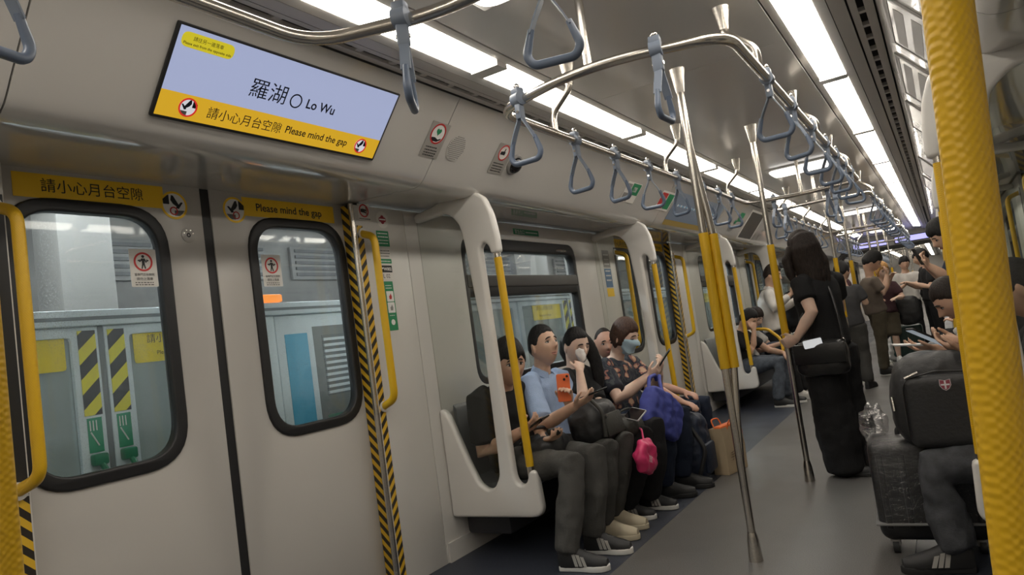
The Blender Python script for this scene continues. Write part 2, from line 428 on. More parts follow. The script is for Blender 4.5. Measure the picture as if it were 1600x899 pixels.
# gangway between the cars
gw = structure(empty('wall_gangway'))
def portal(y0, y1, m, nm, inset=0.32, zt=1.97):
    o = [(XL-0.1, 0.0), (XR+0.1, 0.0), (XR+0.1, 2.30), (XL-0.1, 2.30)]
    h = fillet([(XL+inset, -0.02), (XR-inset, -0.02), (XR-inset, zt), (XL+inset, zt)], [0, 0, 0.18, 0.18], 6)
    o = [(XL-0.1, -0.03), (XR+0.1, -0.03), (XR+0.1, 2.30), (XL-0.1, 2.30)]
    me = plate([o, h], y1-y0, 0.0)
    put(me, frame_mx((0, (y0+y1)/2, 0), (1, 0, 0), (0, 0, 1))); link(nm, me, m, gw, smooth=30)
portal(YE, YE+0.10, WALL, 'gangway_portal'); portal(YG-0.10, YG, WALL, 'gangway_portal')
for k in range(9):
    portal(YE+0.13+k*0.15, YE+0.22+k*0.15, GREYTRIM, 'gangway_fold', 0.36+0.02*(k % 2), 1.95-0.015*(k % 2))
for s in (-1, 1):
    d = empty('destination_display', (CX+s*0.42, YE-0.03, 2.06)); 
    link('display_housing', boxmesh((-0.36, -0.02, -0.075), (0.36, 0.03, 0.075), 0.01), RUBBER, d, 35)
    link('display_face', boxmesh((-0.34, -0.028, -0.058), (0.34, -0.02, 0.058)), mat('violet_display', (0.3, 0.3, 0.7), 0.3, emit=1.1, ecol=(0.50, 0.48, 0.95)), d)
    tag(d, 'glowing violet display over the gangway, %s of the two' % ('left' if s < 0 else 'right'), 'display', 'gangway displays')

# ------------------------------------------------------------------ saloon light panels
def diffuser_mesh(s, L):
    X = lambda d: s*d
    bm = bmesh.new()
    pr = [(X(0.4985), -0.001), (X(0.4985), -0.008), (X(0.56), -0.018), (X(0.6185), -0.022), (X(0.6185), -0.012)]
    a = [bm.verts.new((p[0], 0, p[1])) for p in pr]; b = [bm.verts.new((p[0], L, p[1])) for p in pr]
    for i in range(len(pr)-1): bm.faces.new((a[i], a[i+1], b[i+1], b[i]))
    bm.faces.new(a); bm.faces.new(list(reversed(b)))
    me = bm_mesh(bm); return me
STEP = PITCH/3
ORD = ['first', 'second', 'third', 'fourth', 'fifth', 'sixth', 'seventh', 'eighth', 'ninth', 'tenth', 'eleventh', 'twelfth', 'thirteenth', 'fourteenth']
frame_bm = {}
for s in (-1, 1):
    side = 'left' if s < 0 else 'right'
    dm = diffuser_mesh(s, STEP-0.075); dm.materials.append(LIGHTM)
    fm = boxmesh((min(s*0.494, s*0.623), -0.0375, -0.0265), (max(s*0.494, s*0.623), 0.0375, -0.004)); fm.materials.append(CEIL)
    k = 0; k2 = 0; kb = 0; y = 2.465 - STEP*2
    y -= STEP
    while y < YF-2:
        if y + STEP < YE or y > YG:
            root = empty('ceiling_light', (CX, y, ZC))
            link('diffuser', dm, None, root); o = link('end_bar', fm, None, root); o.location.y = -0.0375
            if y < -0.2: kb += 1; lab = '%s cream light panel above and behind the camera, %s row' % (('farther', 'nearer')[kb-1], side)
            elif y < YE: lab = '%s cream light panel from the camera in the %s ceiling row' % (['first', 'second', 'third', 'fourth', 'fifth', 'sixth', 'seventh', 'eighth', 'ninth', 'tenth', 'eleventh', 'twelfth'][k], side); k += 1
            else: k2 += 1; lab = '%s light panel past the gangway in the next car, %s row' % (ORD[k2-1], side)
            tag(root, lab, 'ceiling light', '%s ceiling light row' % side if y < YE else 'next car light panels %s' % side)
        y += STEP
# transverse emergency lights
em = None
for k, y in enumerate((1.80, 6.53, 11.30, 16.05)):
    root = empty('emergency_light', (CX-0.02, y, ZC))
    bm = bmesh.new(); box(bm, (-0.27, -0.20, -0.012), (0.27, 0.20, 0.0), 0.008, 2); link('light_housing', bm_mesh(bm), CEIL, root, 35)
    me = plate([rrect(-0.245, -0.17, 0.245, 0.17, 0.07)], 0.024, 0.01, 2); me.transform(Matrix.Translation((0, 0, -0.018))); link('light_cover', me, EMERG, root, 50)
    tag(root, 'white crosswise emergency lamp on the ceiling, %s from the camera' % ('nearest', 'second', 'third', 'farthest')[k], 'emergency light', 'crosswise emergency lamps')

# ------------------------------------------------------------------ doors
def door(n, side, D, detail=True):
    x = XL-0.085 if side < 0 else XR+0.085
    root = structure(empty('door_%d' % n, (x, D, 0)))
    mx = frame_mx((0, 0, 0), (0, 1, 0), (0, 0, 1))
    xs = -side   # inward
    for q in (-1, 1):
        a, b = sorted((q*0.022, q*0.90)); w0, w1 = sorted((q*0.182, q*0.755))
        win = rrect(w0, 0.826, w1, 1.806, 0.175, 8)
        me = put(plate([[(a, 0.006), (b, 0.006), (b, 1.93), (a, 1.93)], win], 0.03, 0.002, 1), mx)
        leaf = link('door_leaf', me, DOOR, root, smooth=30); leaf.location.x = -0.015*xs
        pane = rrect(w0+0.045, 0.871, w1-0.045, 1.760, 0.132, 8)
        g = link('window_gasket', put(plate([win, pane], 0.046, 0.008, 2), mx), RUBBER, leaf, 35); g.location.x = 0.003*xs
        p = link('door_pane', put(plate([pane], 0.006), mx), GLASS, leaf); p.location.x = -0.002*xs
        sl = link('seam_rubber', boxmesh((-0.012, min(0, q*0.0225), 0.004), (0.012, max(0, q*0.0225), 1.92)), RUBBER, leaf); sl.location.x = -0.004*xs
        h = link('edge_stripe', boxmesh((-0.001, min(q*0.757, q*0.802), 0.01), (0.001, max(q*0.757, q*0.802), 1.92)), HAZ_DOOR if q*side < 0 else HAZ_PILLAR, leaf); h.location.x = 0.002*xs
    return root
dn = 0
door_roots = {}
for side in (-1, 1):
    for D in DOORS:
        dn += 1; door_roots[(side, D)] = door(dn, side, D)
    for D in DOORS2: dn += 1; door(dn, side, D)
# door pillars: steel post, striped return, yellow grab handle
hn = 0
for side in (-1, 1):
    x = XL if side < 0 else XR
    xs = -side
    jm = structure(empty('trim_%d' % (5 if side < 0 else 6)))
    for k, D in enumerate(DOORS):
        for q in (-1, 1):
            y = D+q*0.765
            a, b = sorted((y-q*0.028, y+q*0.004))
            b1 = bmesh.new(); tube(b1, [(x-0.012*xs, y-q*0.006, 0.0), (x-0.012*xs, y-q*0.006, 1.89)], 0.014, 12)
            if q*side < 0: link('door_post', bm_mesh(b1), STEEL, jm, 40)
            else: b1.free()
            a, b = sorted((y+q*0.006, y+q*0.046))
            zt = 1.78 if q*side < 0 else 0.855
            if q*side > 0: link('pillar_edge_seal', boxmesh((min(x, x+0.003*xs), a, 0.86), (max(x, x+0.003*xs), b, 1.78)), RUBBER, jm)
            link('pillar_stripe', boxmesh((min(x, x+0.0016*xs), a, 0.01), (max(x, x+0.0016*xs), b, zt)), HAZ_DOOR if q*side < 0 else HAZ_PILLAR, jm)
            rx0, rx1 = sorted((x-0.083*xs, x-0.026*xs)); link('reveal_stripe', boxmesh((rx0, y-q*0.0022-0.001, 0.01), (rx1, y-q*0.0022+0.001, 1.89)), HAZ_REVEAL if side < 0 else HAZ_REVEAL2, jm)
            # grab handle
            yy = D+q*0.80
            root = empty('door_handrail', (x, yy, 0.86))
            pts = fillet([(0.0, 0, 0.015), (0.10*xs, -q*0.022, 0.05), (0.10*xs, -q*0.022, 0.845), (0.0, 0, 0.88)], 0.06, 6, False)
            link('grip', tubemesh(pts, 0.0185, 14), YELLOW, root, 50)
            for z in (0.015, 0.88):
                bb = bmesh.new(); tube(bb, [(-0.004*xs, 0, z), (0.012*xs, 0, z)], 0.027, 16); link('mounting_rose', bm_mesh(bb), GRPW, root, 40)
            where = ['nearest', 'second', 'third', 'fourth'][k]
            tag(root, 'yellow upright grab handle %s the %s door on the %s wall' % ('before' if q < 0 else 'after', where, 'left' if side < 0 else 'right'), 'grab handle', 'yellow door pillar handles')

# ------------------------------------------------------------------ draught screens
SCR = [(0, 1.865), (0.12, 1.88), (0.25, 1.91), (0.40, 1.912), (0.47, 1.865), (0.505, 1.77), (0.52, 1.66), (0.522, 1.56),
       (0.468, 1.56), (0.464, 1.605), (0.435, 1.632), (0.405, 1.605), (0.411, 1.16), (0.424, 0.43), (0.436, 0.392), (0.463, 0.378), (0.497, 0.395), (0.51, 0.45),
       (0.555, 0.45), (0.565, 0.26), (0.545, 0.226), (0.50, 0.218), (0.0, 0.215), (0, 0.79), (0.03, 0.783), (0.06, 0.745), (0.15, 0.50), (0.20, 0.39), (0.25, 0.357), (0.30, 0.37),
       (0.333, 0.43), (0.339, 0.55), (0.346, 1.168), (0.312, 1.65), (0.295, 1.75), (0.25, 1.81), (0.20, 1.832), (0.0, 1.816)]
def smooth_poly(p, rounds=1):
    p = [Vector(v) for v in p]
    for _ in range(rounds):
        out = []
        for i in range(len(p)):
            a, b = p[i], p[(i+1) % len(p)]
            if (b-a).length > 0.045:
                out += [a + (b-a).normalized()*0.012, b - (b-a).normalized()*0.012]
            else: out += [a*0.75+b*0.25, a*0.25+b*0.75]
        p = out
    return p
scr_out = smooth_poly(SCR, 2)
def screen_parts(side, wadd=0.0):
    sx = 1 if side < 0 else -1
    mx = frame_mx((0, 0, 0), (sx, 0, 0), (0, 0, 1))
    def stretch(p): return [Vector((v[0] + wadd*min(1.0, v[0]/0.3), v[1])) for v in p]
    fr = put(plate([stretch(scr_out)], 0.052, 0.016, 3), mx)
    gl = put(plate([stretch([(0.002, 0.74), (0.10, 0.60), (0.19, 0.34), (0.26, 0.30), (0.36, 0.37), (0.36, 1.66), (0.29, 1.84), (0.002, 1.84)])], 0.008), mx)
    w = (0.495 + wadd*0.9); ln = 0.018 if side < 0 else 0.036
    pole = tubemesh([(sx*w, 0, 1.54), (sx*(w+ln), 0, 0.47)], 0.0205, 16)
    fer = bmesh.new(); tube(fer, [(sx*(w-0.001), 0, 1.60), (sx*w, 0, 1.53)], 0.0185, 14); fer2 = tubemesh([(sx*(w+ln), 0, 0.475), (sx*(w+ln+0.001), 0, 0.42)], 0.0185, 14)
    return fr, gl, pole, bm_mesh(fer), fer2
nm = ['first', 'second', 'third', 'fourth', 'fifth', 'sixth', 'seventh']
for side in (-1, 1):
    wadd = 0.0 if side < 0 else 0.115
    fr, gl, pole, fer, fer2 = screen_parts(side, wadd)
    for me, m in ((fr, GRPW), (gl, CLEAR), (pole, YELLOW), (fer, STEEL), (fer2, STEEL)): me.materials.append(m)
    shade(fr, 40); shade(pole, 50); shade(fer, 50); shade(fer2, 50)
    ysc = [3.05, 5.33, 7.80, 10.08, 12.55, 14.83]
    for i, y in enumerate(ysc):
        root = empty('draught_screen', (XL if side < 0 else XR, y, 0))
        for n_, me in (('frame', fr), ('glass_panel', gl), ('grab_pole', pole), ('pole_ferrule', fer), ('pole_ferrule', fer2)): link(n_, me, None, root)
        tag(root, 'white moulded draught screen with yellow pole, %s along the %s wall' % (nm[i], 'left' if side < 0 else 'right'), 'partition', 'draught screens')

# ------------------------------------------------------------------ benches
SEATM = mat('bench_shell_grey', (0.13, 0.135, 0.145), 0.35)
def bench(side, y0, y1, lab):
    sx = 1 if side < 0 else -1
    x = XL if side < 0 else XR
    root = empty('bench', (x, (y0+y1)/2, 0))
    L = (y1-y0)/2
    b = bmesh.new(); box(b, (min(sx*0.016, sx*0.30), -L+0.03, 0.10), (max(sx*0.016, sx*0.30), L-0.03, 0.32), 0.02)
    link('plinth', bm_mesh(b), mat('plinth_dark', (0.03, 0.03, 0.034), 0.5), root, 35)
    n = 5; w = (2*L-0.06)/n
    prof = [(0.44, 0.335), (0.46, 0.36), (0.44, 0.385), (0.30, 0.375), (0.16, 0.37), (0.09, 0.40), (0.06, 0.52), (0.042, 0.78), (0.024, 0.80), (0.018, 0.60), (0.035, 0.35), (0.10, 0.325)]
    bm = bmesh.new()
    a = [bm.verts.new((sx*p[0], 0.006, p[1])) for p in prof]; c = [bm.verts.new((sx*p[0], w-0.006, p[1])) for p in prof]
    for i in range(len(prof)): bm.faces.new((a[i], a[(i+1) % len(prof)], c[(i+1) % len(prof)], c[i]))
    bm.faces.new(a); bm.faces.new(list(reversed(c)))
    me = bm_mesh(bm); me.materials.append(SEATM); shade(me, 40)
    for k in range(n):
        o = link('seat', me, None, root); o.location.y = -L+0.03+k*w
    tag(root, lab, 'bench', 'side benches')
for i, (a, b) in enumerate(((3.09, 5.30), (7.84, 10.05), (12.59, 14.80))):
    for side in (-1, 1):
        bench(side, a, b, 'dark grey bench along the %s wall, %s bay from the camera' % ('left' if side < 0 else 'right', nm[i]))
# ------------------------------------------------------------------ poles, overhead rails, hand straps
ZR, RD = 1.965, 0.43
def flare(z0, z1, r0, r1): return [(r0, z0), (r0, z0+(z1-z0)*0.3), (r0+(r1-r0)*0.35, z0+(z1-z0)*0.65), (r1, z1)]
def vertical_pole(x, y, label, branch=False, sleeve=(0.85, 1.47), r=0.0175):
    root = empty('grab_pole', (x, y, 0))
    link('tube', tubemesh([(0, 0, 0.02), (0, 0, 2.23)], r, 16), STEEL, root, 50)
    link('grip_sleeve', tubemesh([(0, 0, sleeve[0]), (0, 0, sleeve[1])], r+0.0045, 18), YELLOW, root, 50)
    b = bmesh.new(); tube(b, [(0, 0, 0.0), (0, 0, 0.012), (0, 0, 0.09), (0, 0, 0.125)], [0.031, 0.030, 0.0255, 0.0185], 18); link('base_socket', bm_mesh(b), STEEL, root, 40)
    b = bmesh.new(); tube(b, [(0, 0, 2.13), (0, 0, 2.15), (0, 0, 2.20), (0, 0, 2.24)], [0.0185, 0.0225, 0.031, 0.040], 18); link('ceiling_flare', bm_mesh(b), STEEL, root, 40)
    if branch:
        pts = [(0.0, 0, 1.90), (0.012, 0.01, 1.74), (0.029, 0.02, 1.55), (0.035, 0.025, 1.44), (0.035, 0.025, 0.88), (0.029, 0.02, 0.80), (0.012, 0.01, 0.60), (0.0, 0, 0.40)]
        link('branch_tube', tubemesh(fillet(pts, 0.3, 4, False), r*0.93, 14), STEEL, root, 50)
        link('branch_sleeve', tubemesh([(0.035, 0.025, sleeve[0]), (0.035, 0.025, sleeve[1]-0.01)], r+0.004, 18), YELLOW, root, 50)
    tag(root, label, 'pole', 'centre aisle grab poles')
    return root
vertical_pole(-0.905, 0.352, 'yellow sleeved pole at the very left edge, closest on the left', sleeve=(0.60, 1.42))
vertical_pole(-0.895, 3.19, 'steel aisle pole with doubled yellow grip sleeve, in front of the seated row', True)
vertical_pole(-0.89, 4.61, 'steel aisle pole beside the standing woman in black')
vertical_pole(-0.93, 7.98, 'steel aisle pole just past the woman in black')
vertical_pole(-0.92, 9.3, 'steel aisle pole behind the man in the grey shirt')
vertical_pole(-0.94, 12.6, 'steel aisle pole beside the blond person')
for i, y in enumerate((14.1, 16.9)): vertical_pole(-0.92, y, 'distant steel aisle pole near the gangway, %s of two' % ('nearer', 'farther')[i])
for i, y in enumerate((22.5, 24.0, 27.3, 28.7)): vertical_pole(-0.9, y, '%s far aisle pole from the gangway in the next car' % nm[i])

def rail_loop(y0, y1, label, bow=0.05):
    root = empty('overhead_rail', (CX, y0, ZR)); L = y1-y0
    pts = fillet([(-RD, 0.10, 0), (0, -bow, 0), (RD, 0.10, 0), (RD, L-0.10, 0), (0, L+bow, 0), (-RD, L-0.10, 0)], [0.16, 2.0, 0.16, 0.16, 2.0, 0.16], 8)
    link('rail', tubemesh(pts, 0.0175, 14, True), STEEL, root, 60)
    dz = ZC-ZR
    hang = []
    for q in (-1, 1):
        yy = 0.55
        while yy < L-0.3:
            hang.append((q, yy)); yy += 1.42
    for q, yy in hang:
        # swan neck hanger from the ceiling
        p = fillet([(q*(RD-0.10), 0, dz-0.05), (q*(RD-0.10), 0, dz-0.10), (q*RD, 0, 0.085), (q*RD, 0, 0.0)], 0.07, 5, False)
        o = link('hanger', tubemesh([v + Vector((0, yy, 0)) for v in p], 0.0145, 12), STEEL, root, 60)
        b = bmesh.new(); x = q*(RD-0.10); tube(b, [(x, yy, dz-0.085), (x, yy, dz-0.05), (x, yy, dz)], [0.0165, 0.022, 0.034], 16); link('hanger_flare', bm_mesh(b), STEEL, o, 50)
    for yy in (0.02, L-0.02):
        o = link('hanger', tubemesh([(0, yy-0.03, 0), (0, yy-0.03, dz)], 0.0145, 12), STEEL, root, 60)
    tag(root, label, 'rail', 'overhead rail loops')
    return root
rail_loop(-1.4, 1.42, 'curved end of the overhead rail loop above the nearest door')
rail_loop(2.14, 6.22, 'overhead steel rail loop above the seated row')
rail_loop(6.98, 10.95, 'overhead steel rail loop beyond the standing woman')
rail_loop(11.73, 15.7, 'far overhead steel rail loop near the gangway')
rail_loop(20.6, 30.0, 'overhead rail loop in the next car')

# one hand strap: clamp on the rail, two webbing legs, triangular handle. local x = along the rail, handle plane = xz
def strap_meshes():
    cl = bmesh.new(); tube(cl, [(-0.019, 0, 0), (0.019, 0, 0)], 0.0255, 18); box(cl, (-0.019, -0.017, 0.012), (0.019, 0.017, 0.040), 0.006)
    clamp = bm_mesh(cl)
    kn = bmesh.new(); bmesh.ops.create_uvsphere(kn, u_segments=10, v_segments=6, radius=0.012, matrix=Matrix.Translation((0, 0, 0.046)))
    knob = bm_mesh(kn)
    w = bmesh.new()
    def ribbon(pts, wd, th):
        for i in range(len(pts)-1): pass
        rings = []
        for i, p in enumerate(pts):
            p = Vector(p); t = (Vector(pts[min(i+1, len(pts)-1)]) - Vector(pts[max(i-1, 0)])).normalized()
            n_ = Vector((0, 1, 0)); s_ = t.cross(n_).normalized()
            rings.append([w.verts.new(p + n_*a*wd/2 + s_*b*th/2) for a, b in ((-1, -1), (1, -1), (1, 1), (-1, 1))])
        for a, b in zip(rings[:-1], rings[1:]):
            for j in range(4): w.faces.new((a[j], a[(j+1) % 4], b[(j+1) % 4], b[j]))
        w.faces.new(rings[0]); w.faces.new(rings[-1])
    for q in (-1, 1):
        ribbon([(q*0.006, 0, -0.02), (q*0.006, 0, -0.06), (q*0.011, 0, -0.082), (q*0.033, 0, -0.122), (q*0.048, 0, -0.155)], 0.026, 0.004)
    box(w, (-0.012, -0.016, -0.075), (0.012, 0.016, -0.020), 0.004)
    web = bm_mesh(w)
    h = bmesh.new()
    pts = fillet([(-0.045, 0, -0.145), (-0.064, 0, -0.205), (-0.050, 0, -0.230), (0.050, 0, -0.230), (0.064, 0, -0.205), (0.045, 0, -0.145)], [0, 0.03, 0.03, 0.03, 0.03, 0], 5, False)
    rad = [0.0105]*len(pts); rad[0] = rad[-1] = 0.008
    tube(h, pts, rad, 10)
    handle = bm_mesh(h)
    rv = bmesh.new(); tube(rv, [(0, -0.019, -0.05), (0, 0.019, -0.05)], 0.006, 8); rivet = bm_mesh(rv)
    for me, m in ((clamp, STRAPW), (knob, CHROME), (web, STRAPW), (handle, STRAPM), (rivet, CHROME)): me.materials.append(m); shade(me, 45)
    return (('clamp', clamp), ('clamp_screw', knob), ('webbing', web), ('handle', handle), ('rivet', rivet))
SM = strap_meshes()
def strap(x, y, along, label, swing=0.0, group='hand straps on the overhead rails', twist=0.0):
    root = empty('hand_strap', (x, y, ZR))
    root.rotation_euler = (0, 0, along)
    for n_, me in SM:
        o = link(n_, me, None, root)
        if n_ in ('webbing', 'handle', 'rivet'): o.rotation_euler = (swing, 0, twist)
    tag(root, label, 'hand strap', group)
AY = R(90)
# the near loop end above the door: straps on its cross bar (rail runs along x there)
strap(-1.06, 1.385, R(14), 'hand strap seen edge-on hanging before the display screen', 0.0, twist=R(108))
strap(CX-RD, 0.575, AY, 'blurred hand strap cut off by the top left corner', 0.0, twist=R(14))
strap(-0.675, 1.435, R(-4), 'hand strap cut off by the top edge, centre', 0.0, twist=R(20))
strap(-1.19, 2.175, R(-20), 'slate hand strap at the corner of the middle rail loop', 0.0, twist=R(18))
strap(-0.66, 2.155, R(8), 'hand strap seen edge-on at the front of the middle rail loop', 0.0, twist=R(80))
ordn = ['first', 'second', 'third', 'fourth', 'fifth', 'sixth', 'seventh', 'eighth', 'ninth', 'tenth']
for i, y in enumerate((2.88, 3.33, 3.80, 4.30, 4.85, 5.25, 5.62)):
    strap(CX-RD, y, AY, '%s hand strap along the left side of the middle rail loop' % ordn[i], 0.0, twist=R(random.uniform(65, 112)))
for i, y in enumerate((2.82, 3.32, 3.86, 4.36, 4.80, 5.20, 5.60)):
    strap(CX+RD, y, AY, '%s hand strap along the right side of the middle rail loop' % ordn[i], 0.0, twist=R(random.uniform(65, 112)))
for i, (x, y) in enumerate(((-1.12, 6.25), (-0.70, 6.25), (-1.16, 6.95), (-0.72, 6.95))):
    strap(x, y, 0, 'hand strap on a cross rail behind the woman in black, %s' % ('left rear', 'right rear', 'left front', 'right front')[i], twist=R(70))
for li, (ya, wd) in enumerate(((7.45, 'third'), (12.2, 'farthest'))):
    for q in (-1, 1):
        for i in range(7):
            strap(CX+q*RD, ya+i*0.47, AY, 'hand strap on the %s rail loop, %s side, %s from the front' % (wd, 'left' if q < 0 else 'right', ordn[i]), twist=R(random.uniform(65, 115)))
for q in (-1, 1):
    for i in range(6): strap(CX+q*RD, 21.4+i*0.6, AY, 'tiny hand strap in the next car, %s side, %s from the gangway' % ('left' if q < 0 else 'right', ordn[i]), group='next car straps %s' % ('left' if q < 0 else 'right'))

# big out-of-focus yellow pole of the screen beside the camera
root = empty('grab_pole', (0.0225, 0.66, 0))
link('grip_sleeve', tubemesh([(-0.029, 0, 0.50), (0.026, 0, 1.60)], 0.0180, 28), YELLOW, root, 60)
link('tube', tubemesh([(-0.034, 0, 0.40), (0.031, 0, 1.70)], 0.0155, 20), STEEL, root, 60)
link('screen_edge', boxmesh((-0.06, -0.02, 0.22), (0.60, 0.02, 0.44), 0.015), GRPW, root, 35)
tag(root, 'large yellow textured pole in the right foreground', 'pole')

# ------------------------------------------------------------------ platform outside the left windows
PX = -2.92
PSDF = mat('platform_frame_white', (0.68, 0.76, 0.79), 0.35)
PSDG = mat('platform_post_grey', (0.16, 0.18, 0.19), 0.5)
structure(ob_box('floor_platform', (-9, -3, -0.12), (-2.66, 42, -0.02), mat('platform_tile', (0.26, 0.26, 0.25), 0.4, var=0.1)))
def platform_gate(yc, label, sign=True):
    root = empty('platform_gate', (PX, yc, 0))
    for q in (-1, 1):
        w = 0.86
        a, b = sorted((q*0.012, q*w))
        fr = plate([[(a, 0.0), (b, 0.0), (b, 1.40), (a, 1.40)], rrect(min(q*0.115, q*(w-0.06)), 0.16, max(q*0.115, q*(w-0.06)), 1.36, 0.015, 2)], 0.05, 0.004, 1)
        f = link('gate_leaf', put(fr, frame_mx((0, 0, 0), (0, 1, 0), (0, 0, 1))), PSDF, root, 30)
        a, b = sorted((q*0.115, q*(w-0.06)))
        link('gate_pane', boxmesh((-0.006, a, 0.16), (0.006, b, 1.36)), PSDGLASS, f)
        a, b = sorted((q*0.024, q*0.092))
        link('hazard_strip', boxmesh((0.0255, a, 1.05), (0.0275, b, 1.385)), PSD_HAZ_A, f)
        g = link('instruction_sticker', boxmesh((0.0255, a+0.006, 0.905), (0.0275, b-0.006, 1.04)), mat('platform_green', (0.03, 0.30, 0.16), 0.5), f)
        mxs = frame_mx((0.0282, a+0.006, 0.905), (0, 1, 0), (0, 0, 1))
        bm = bmesh.new(); tube(bm, [(0.0285, a+0.016, 0.985), (0.0285, a+0.044, 0.93)], 0.003, 4); link('sticker_arrow', bm_mesh(bm), WHITE, g)
        for r_ in range(3): link('sticker_line', boxmesh((0.0275, a+0.014+0.012*r_, 0.99), (0.0283, a+0.018+0.012*r_, 1.03)), WHITE, g)
        b_ = bmesh.new(); box(b_, (0.02, q*0.058-0.028, 0.855), (0.06, q*0.058+0.028, 0.90), 0.008); tube(b_, fillet([(0.045, q*0.058, 0.87), (0.06, q*0.058+0.012, 0.83), (0.05, q*0.058+0.02, 0.78)], 0.02, 3, False), 0.012, 8)
        link('release_handle', bm_mesh(b_), mat('platform_green_dark', (0.015, 0.20, 0.10), 0.4), f, 40)
        if sign:
            a, b = sorted((q*0.135, q*0.62))
            s_ = link('gap_sign', put(plate([rrect(a, 1.235, b, 1.375, 0.012, 2)], 0.003), frame_mx((0.012, 0, 0), (0, 1, 0), (0, 0, 1))), mat('platform_sign_yellow', (0.80, 0.62, 0.02), 0.4), f)
            mx2 = frame_mx((0.0138, 0, 0), (0, 1, 0), (0, 0, 1))
            text_fit('sign_lettering', '請小心月台空隙', mx2, a+0.06, b-0.14, 1.335, BLACKP, s_, 0.0005)
            text_fit('sign_lettering', 'Please mind the gap', mx2, a+0.10, b-0.18, 1.27, BLACKP, s_, 0.0005)
    link('centre_post', boxmesh((-0.02, -0.012, 0.02), (0.022, 0.012, 1.42), 0.003), PSDG, root, 35)
    tag(root, label, 'gate', 'platform gates')
platform_gate(1.545, 'platform gate with striped edges seen through the nearest door window')
platform_gate(5.66, 'platform gate with yellow sign seen through the bay window')
platform_gate(10.4, 'platform gate outside the second bay window')
# fixed panels and the top beam of the platform barrier
for i, (a, b) in enumerate(((-0.6, 0.66), (2.95, 4.78), (6.55, 9.5), (11.3, 16))):
    root = empty('platform_barrier', (PX, a, 0)); n = max(1, round((b-a)/0.95)); w = (b-a)/n
    for k in range(n):
        fr = plate([[(k*w, 0), ((k+1)*w-0.006, 0), ((k+1)*w-0.006, 1.40), (k*w, 1.40)], rrect(k*w+0.07, 0.12, (k+1)*w-0.07, 1.35, 0.015, 2)], 0.05, 0.004, 1)
        f = link('panel_frame', put(fr, frame_mx((0, 0, 0), (0, 1, 0), (0, 0, 1))), PSDF, root, 30)
        link('panel_pane', boxmesh((-0.006, k*w+0.07, 0.12), (0.006, (k+1)*w-0.07, 1.35)), PSDGLASS, f)
    tag(root, 'white framed glass barrier on the platform, %s section from the left' % nm[i], 'barrier', 'platform barrier sections')
root = empty('barrier_beam', (PX, 0, 1.43))
link('beam', boxmesh((-0.06, -0.6, -0.028), (0.05, 16, 0.035), 0.006), PSDF, root, 35)
link('beam_groove', boxmesh((0.049, -0.6, -0.006), (0.052, 16, 0.008)), PSDG, root)
tag(root, 'pale beam along the top of the platform barrier', 'beam')
# equipment post seen through the right leaf window
root = empty('platform_cabinet', (PX, 2.413, 0))
link('cabinet_body', boxmesh((-0.10, 0.0, 0.0), (0.02, 0.55, 1.40), 0.01), PSDF, root, 35)
link('cabinet_panel', boxmesh((0.019, 0.05, 0.50), (0.024, 0.20, 1.30), 0.004), mat('cabinet_sky_blue', (0.10, 0.42, 0.62), 0.4), root, 35)
link('cabinet_recess', boxmesh((0.018, 0.24, 0.28), (0.0215, 0.50, 1.33)), mat('recess_grey', (0.22, 0.235, 0.23), 0.5), root)
link('cabinet_louvre', boxmesh((0.019, 0.30, 0.95), (0.024, 0.46, 1.28)), PSDG, root)
for k in range(10): link('louvre_slat', boxmesh((0.022, 0.30, 0.96+k*0.032), (0.034, 0.46, 0.975+k*0.032)), PSDF, root)
link('cabinet_door', boxmesh((0.019, 0.28, 0.30), (0.024, 0.50, 0.85), 0.004), mat('cabinet_green', (0.08, 0.22, 0.15), 0.5), root, 35)
link('signal_lamp', boxmesh((-0.03, -0.10, 1.47), (0.03, 0.06, 1.51), 0.008), mat('orange_lamp', (0.9, 0.25, 0.02), 0.4, emit=0.8, ecol=(1, 0.3, 0.03)), root, 35)
tag(root, 'white platform cabinet with blue panel and orange lamp on top', 'cabinet')
# back wall of the station, columns, beams and tube lamps
structure(ob_box('wall_station', (-7.6, -6, 0), (-7.4, 42, 4.6), mat('station_wall', (0.19, 0.18, 0.165), 0.6, var=0.35, vscale=1.2)))
structure(ob_box('ceiling_station', (-7.6, -6, 3.55), (-2.6, 42, 3.65), mat('station_ceiling', (0.13, 0.13, 0.13), 0.6, var=0.3, vscale=2)))
for k in range(10):
    for j in range(2):
        root = empty('station_vent', (-7.36, 0.5+k*1.5, 1.55+j*0.75))
        link('vent_frame', boxmesh((-0.03, 0, 0), (0.02, 1.1, 0.45), 0.01), mat('vent_grey', (0.22, 0.21, 0.20), 0.5), root, 35)
        for r_ in range(5): link('vent_blade', boxmesh((0.02, 0.06, 0.05+0.08*r_), (0.045, 1.04, 0.09+0.08*r_)), mat('vent_dark', (0.08, 0.08, 0.08), 0.5), root)
        tag(root, '%s louvred vent from the left on the station wall outside, %s row' % (ORD[k], ('lower', 'upper')[j]), 'vent', 'station wall vents')
for k, y in enumerate((2.39, 8.3, 14.0)):
    root = empty('station_column', (-4.7, y, 0))
    link('shaft', boxmesh((-0.16, -0.17, 0), (0.16, 0.17, 3.55), 0.02), mat('column_white', (0.21, 0.20, 0.185), 0.5), root, 35)
    tag(root, 'white square station column seen through the glass, %s from the left' % nm[k], 'column', 'station columns')
for k in range(5):
    root = empty('station_beam', (-5.2, -1+k*3.2, 3.11)); link('beam_web', boxmesh((-2.2, -0.08, 0), (2.4, 0.08, 0.44), 0.01), mat('beam_grey', (0.34, 0.34, 0.33), 0.5), root, 35)
    tag(root, '%s grey crosswise beam from the left under the station roof outside' % ORD[k], 'beam', 'station roof beams')
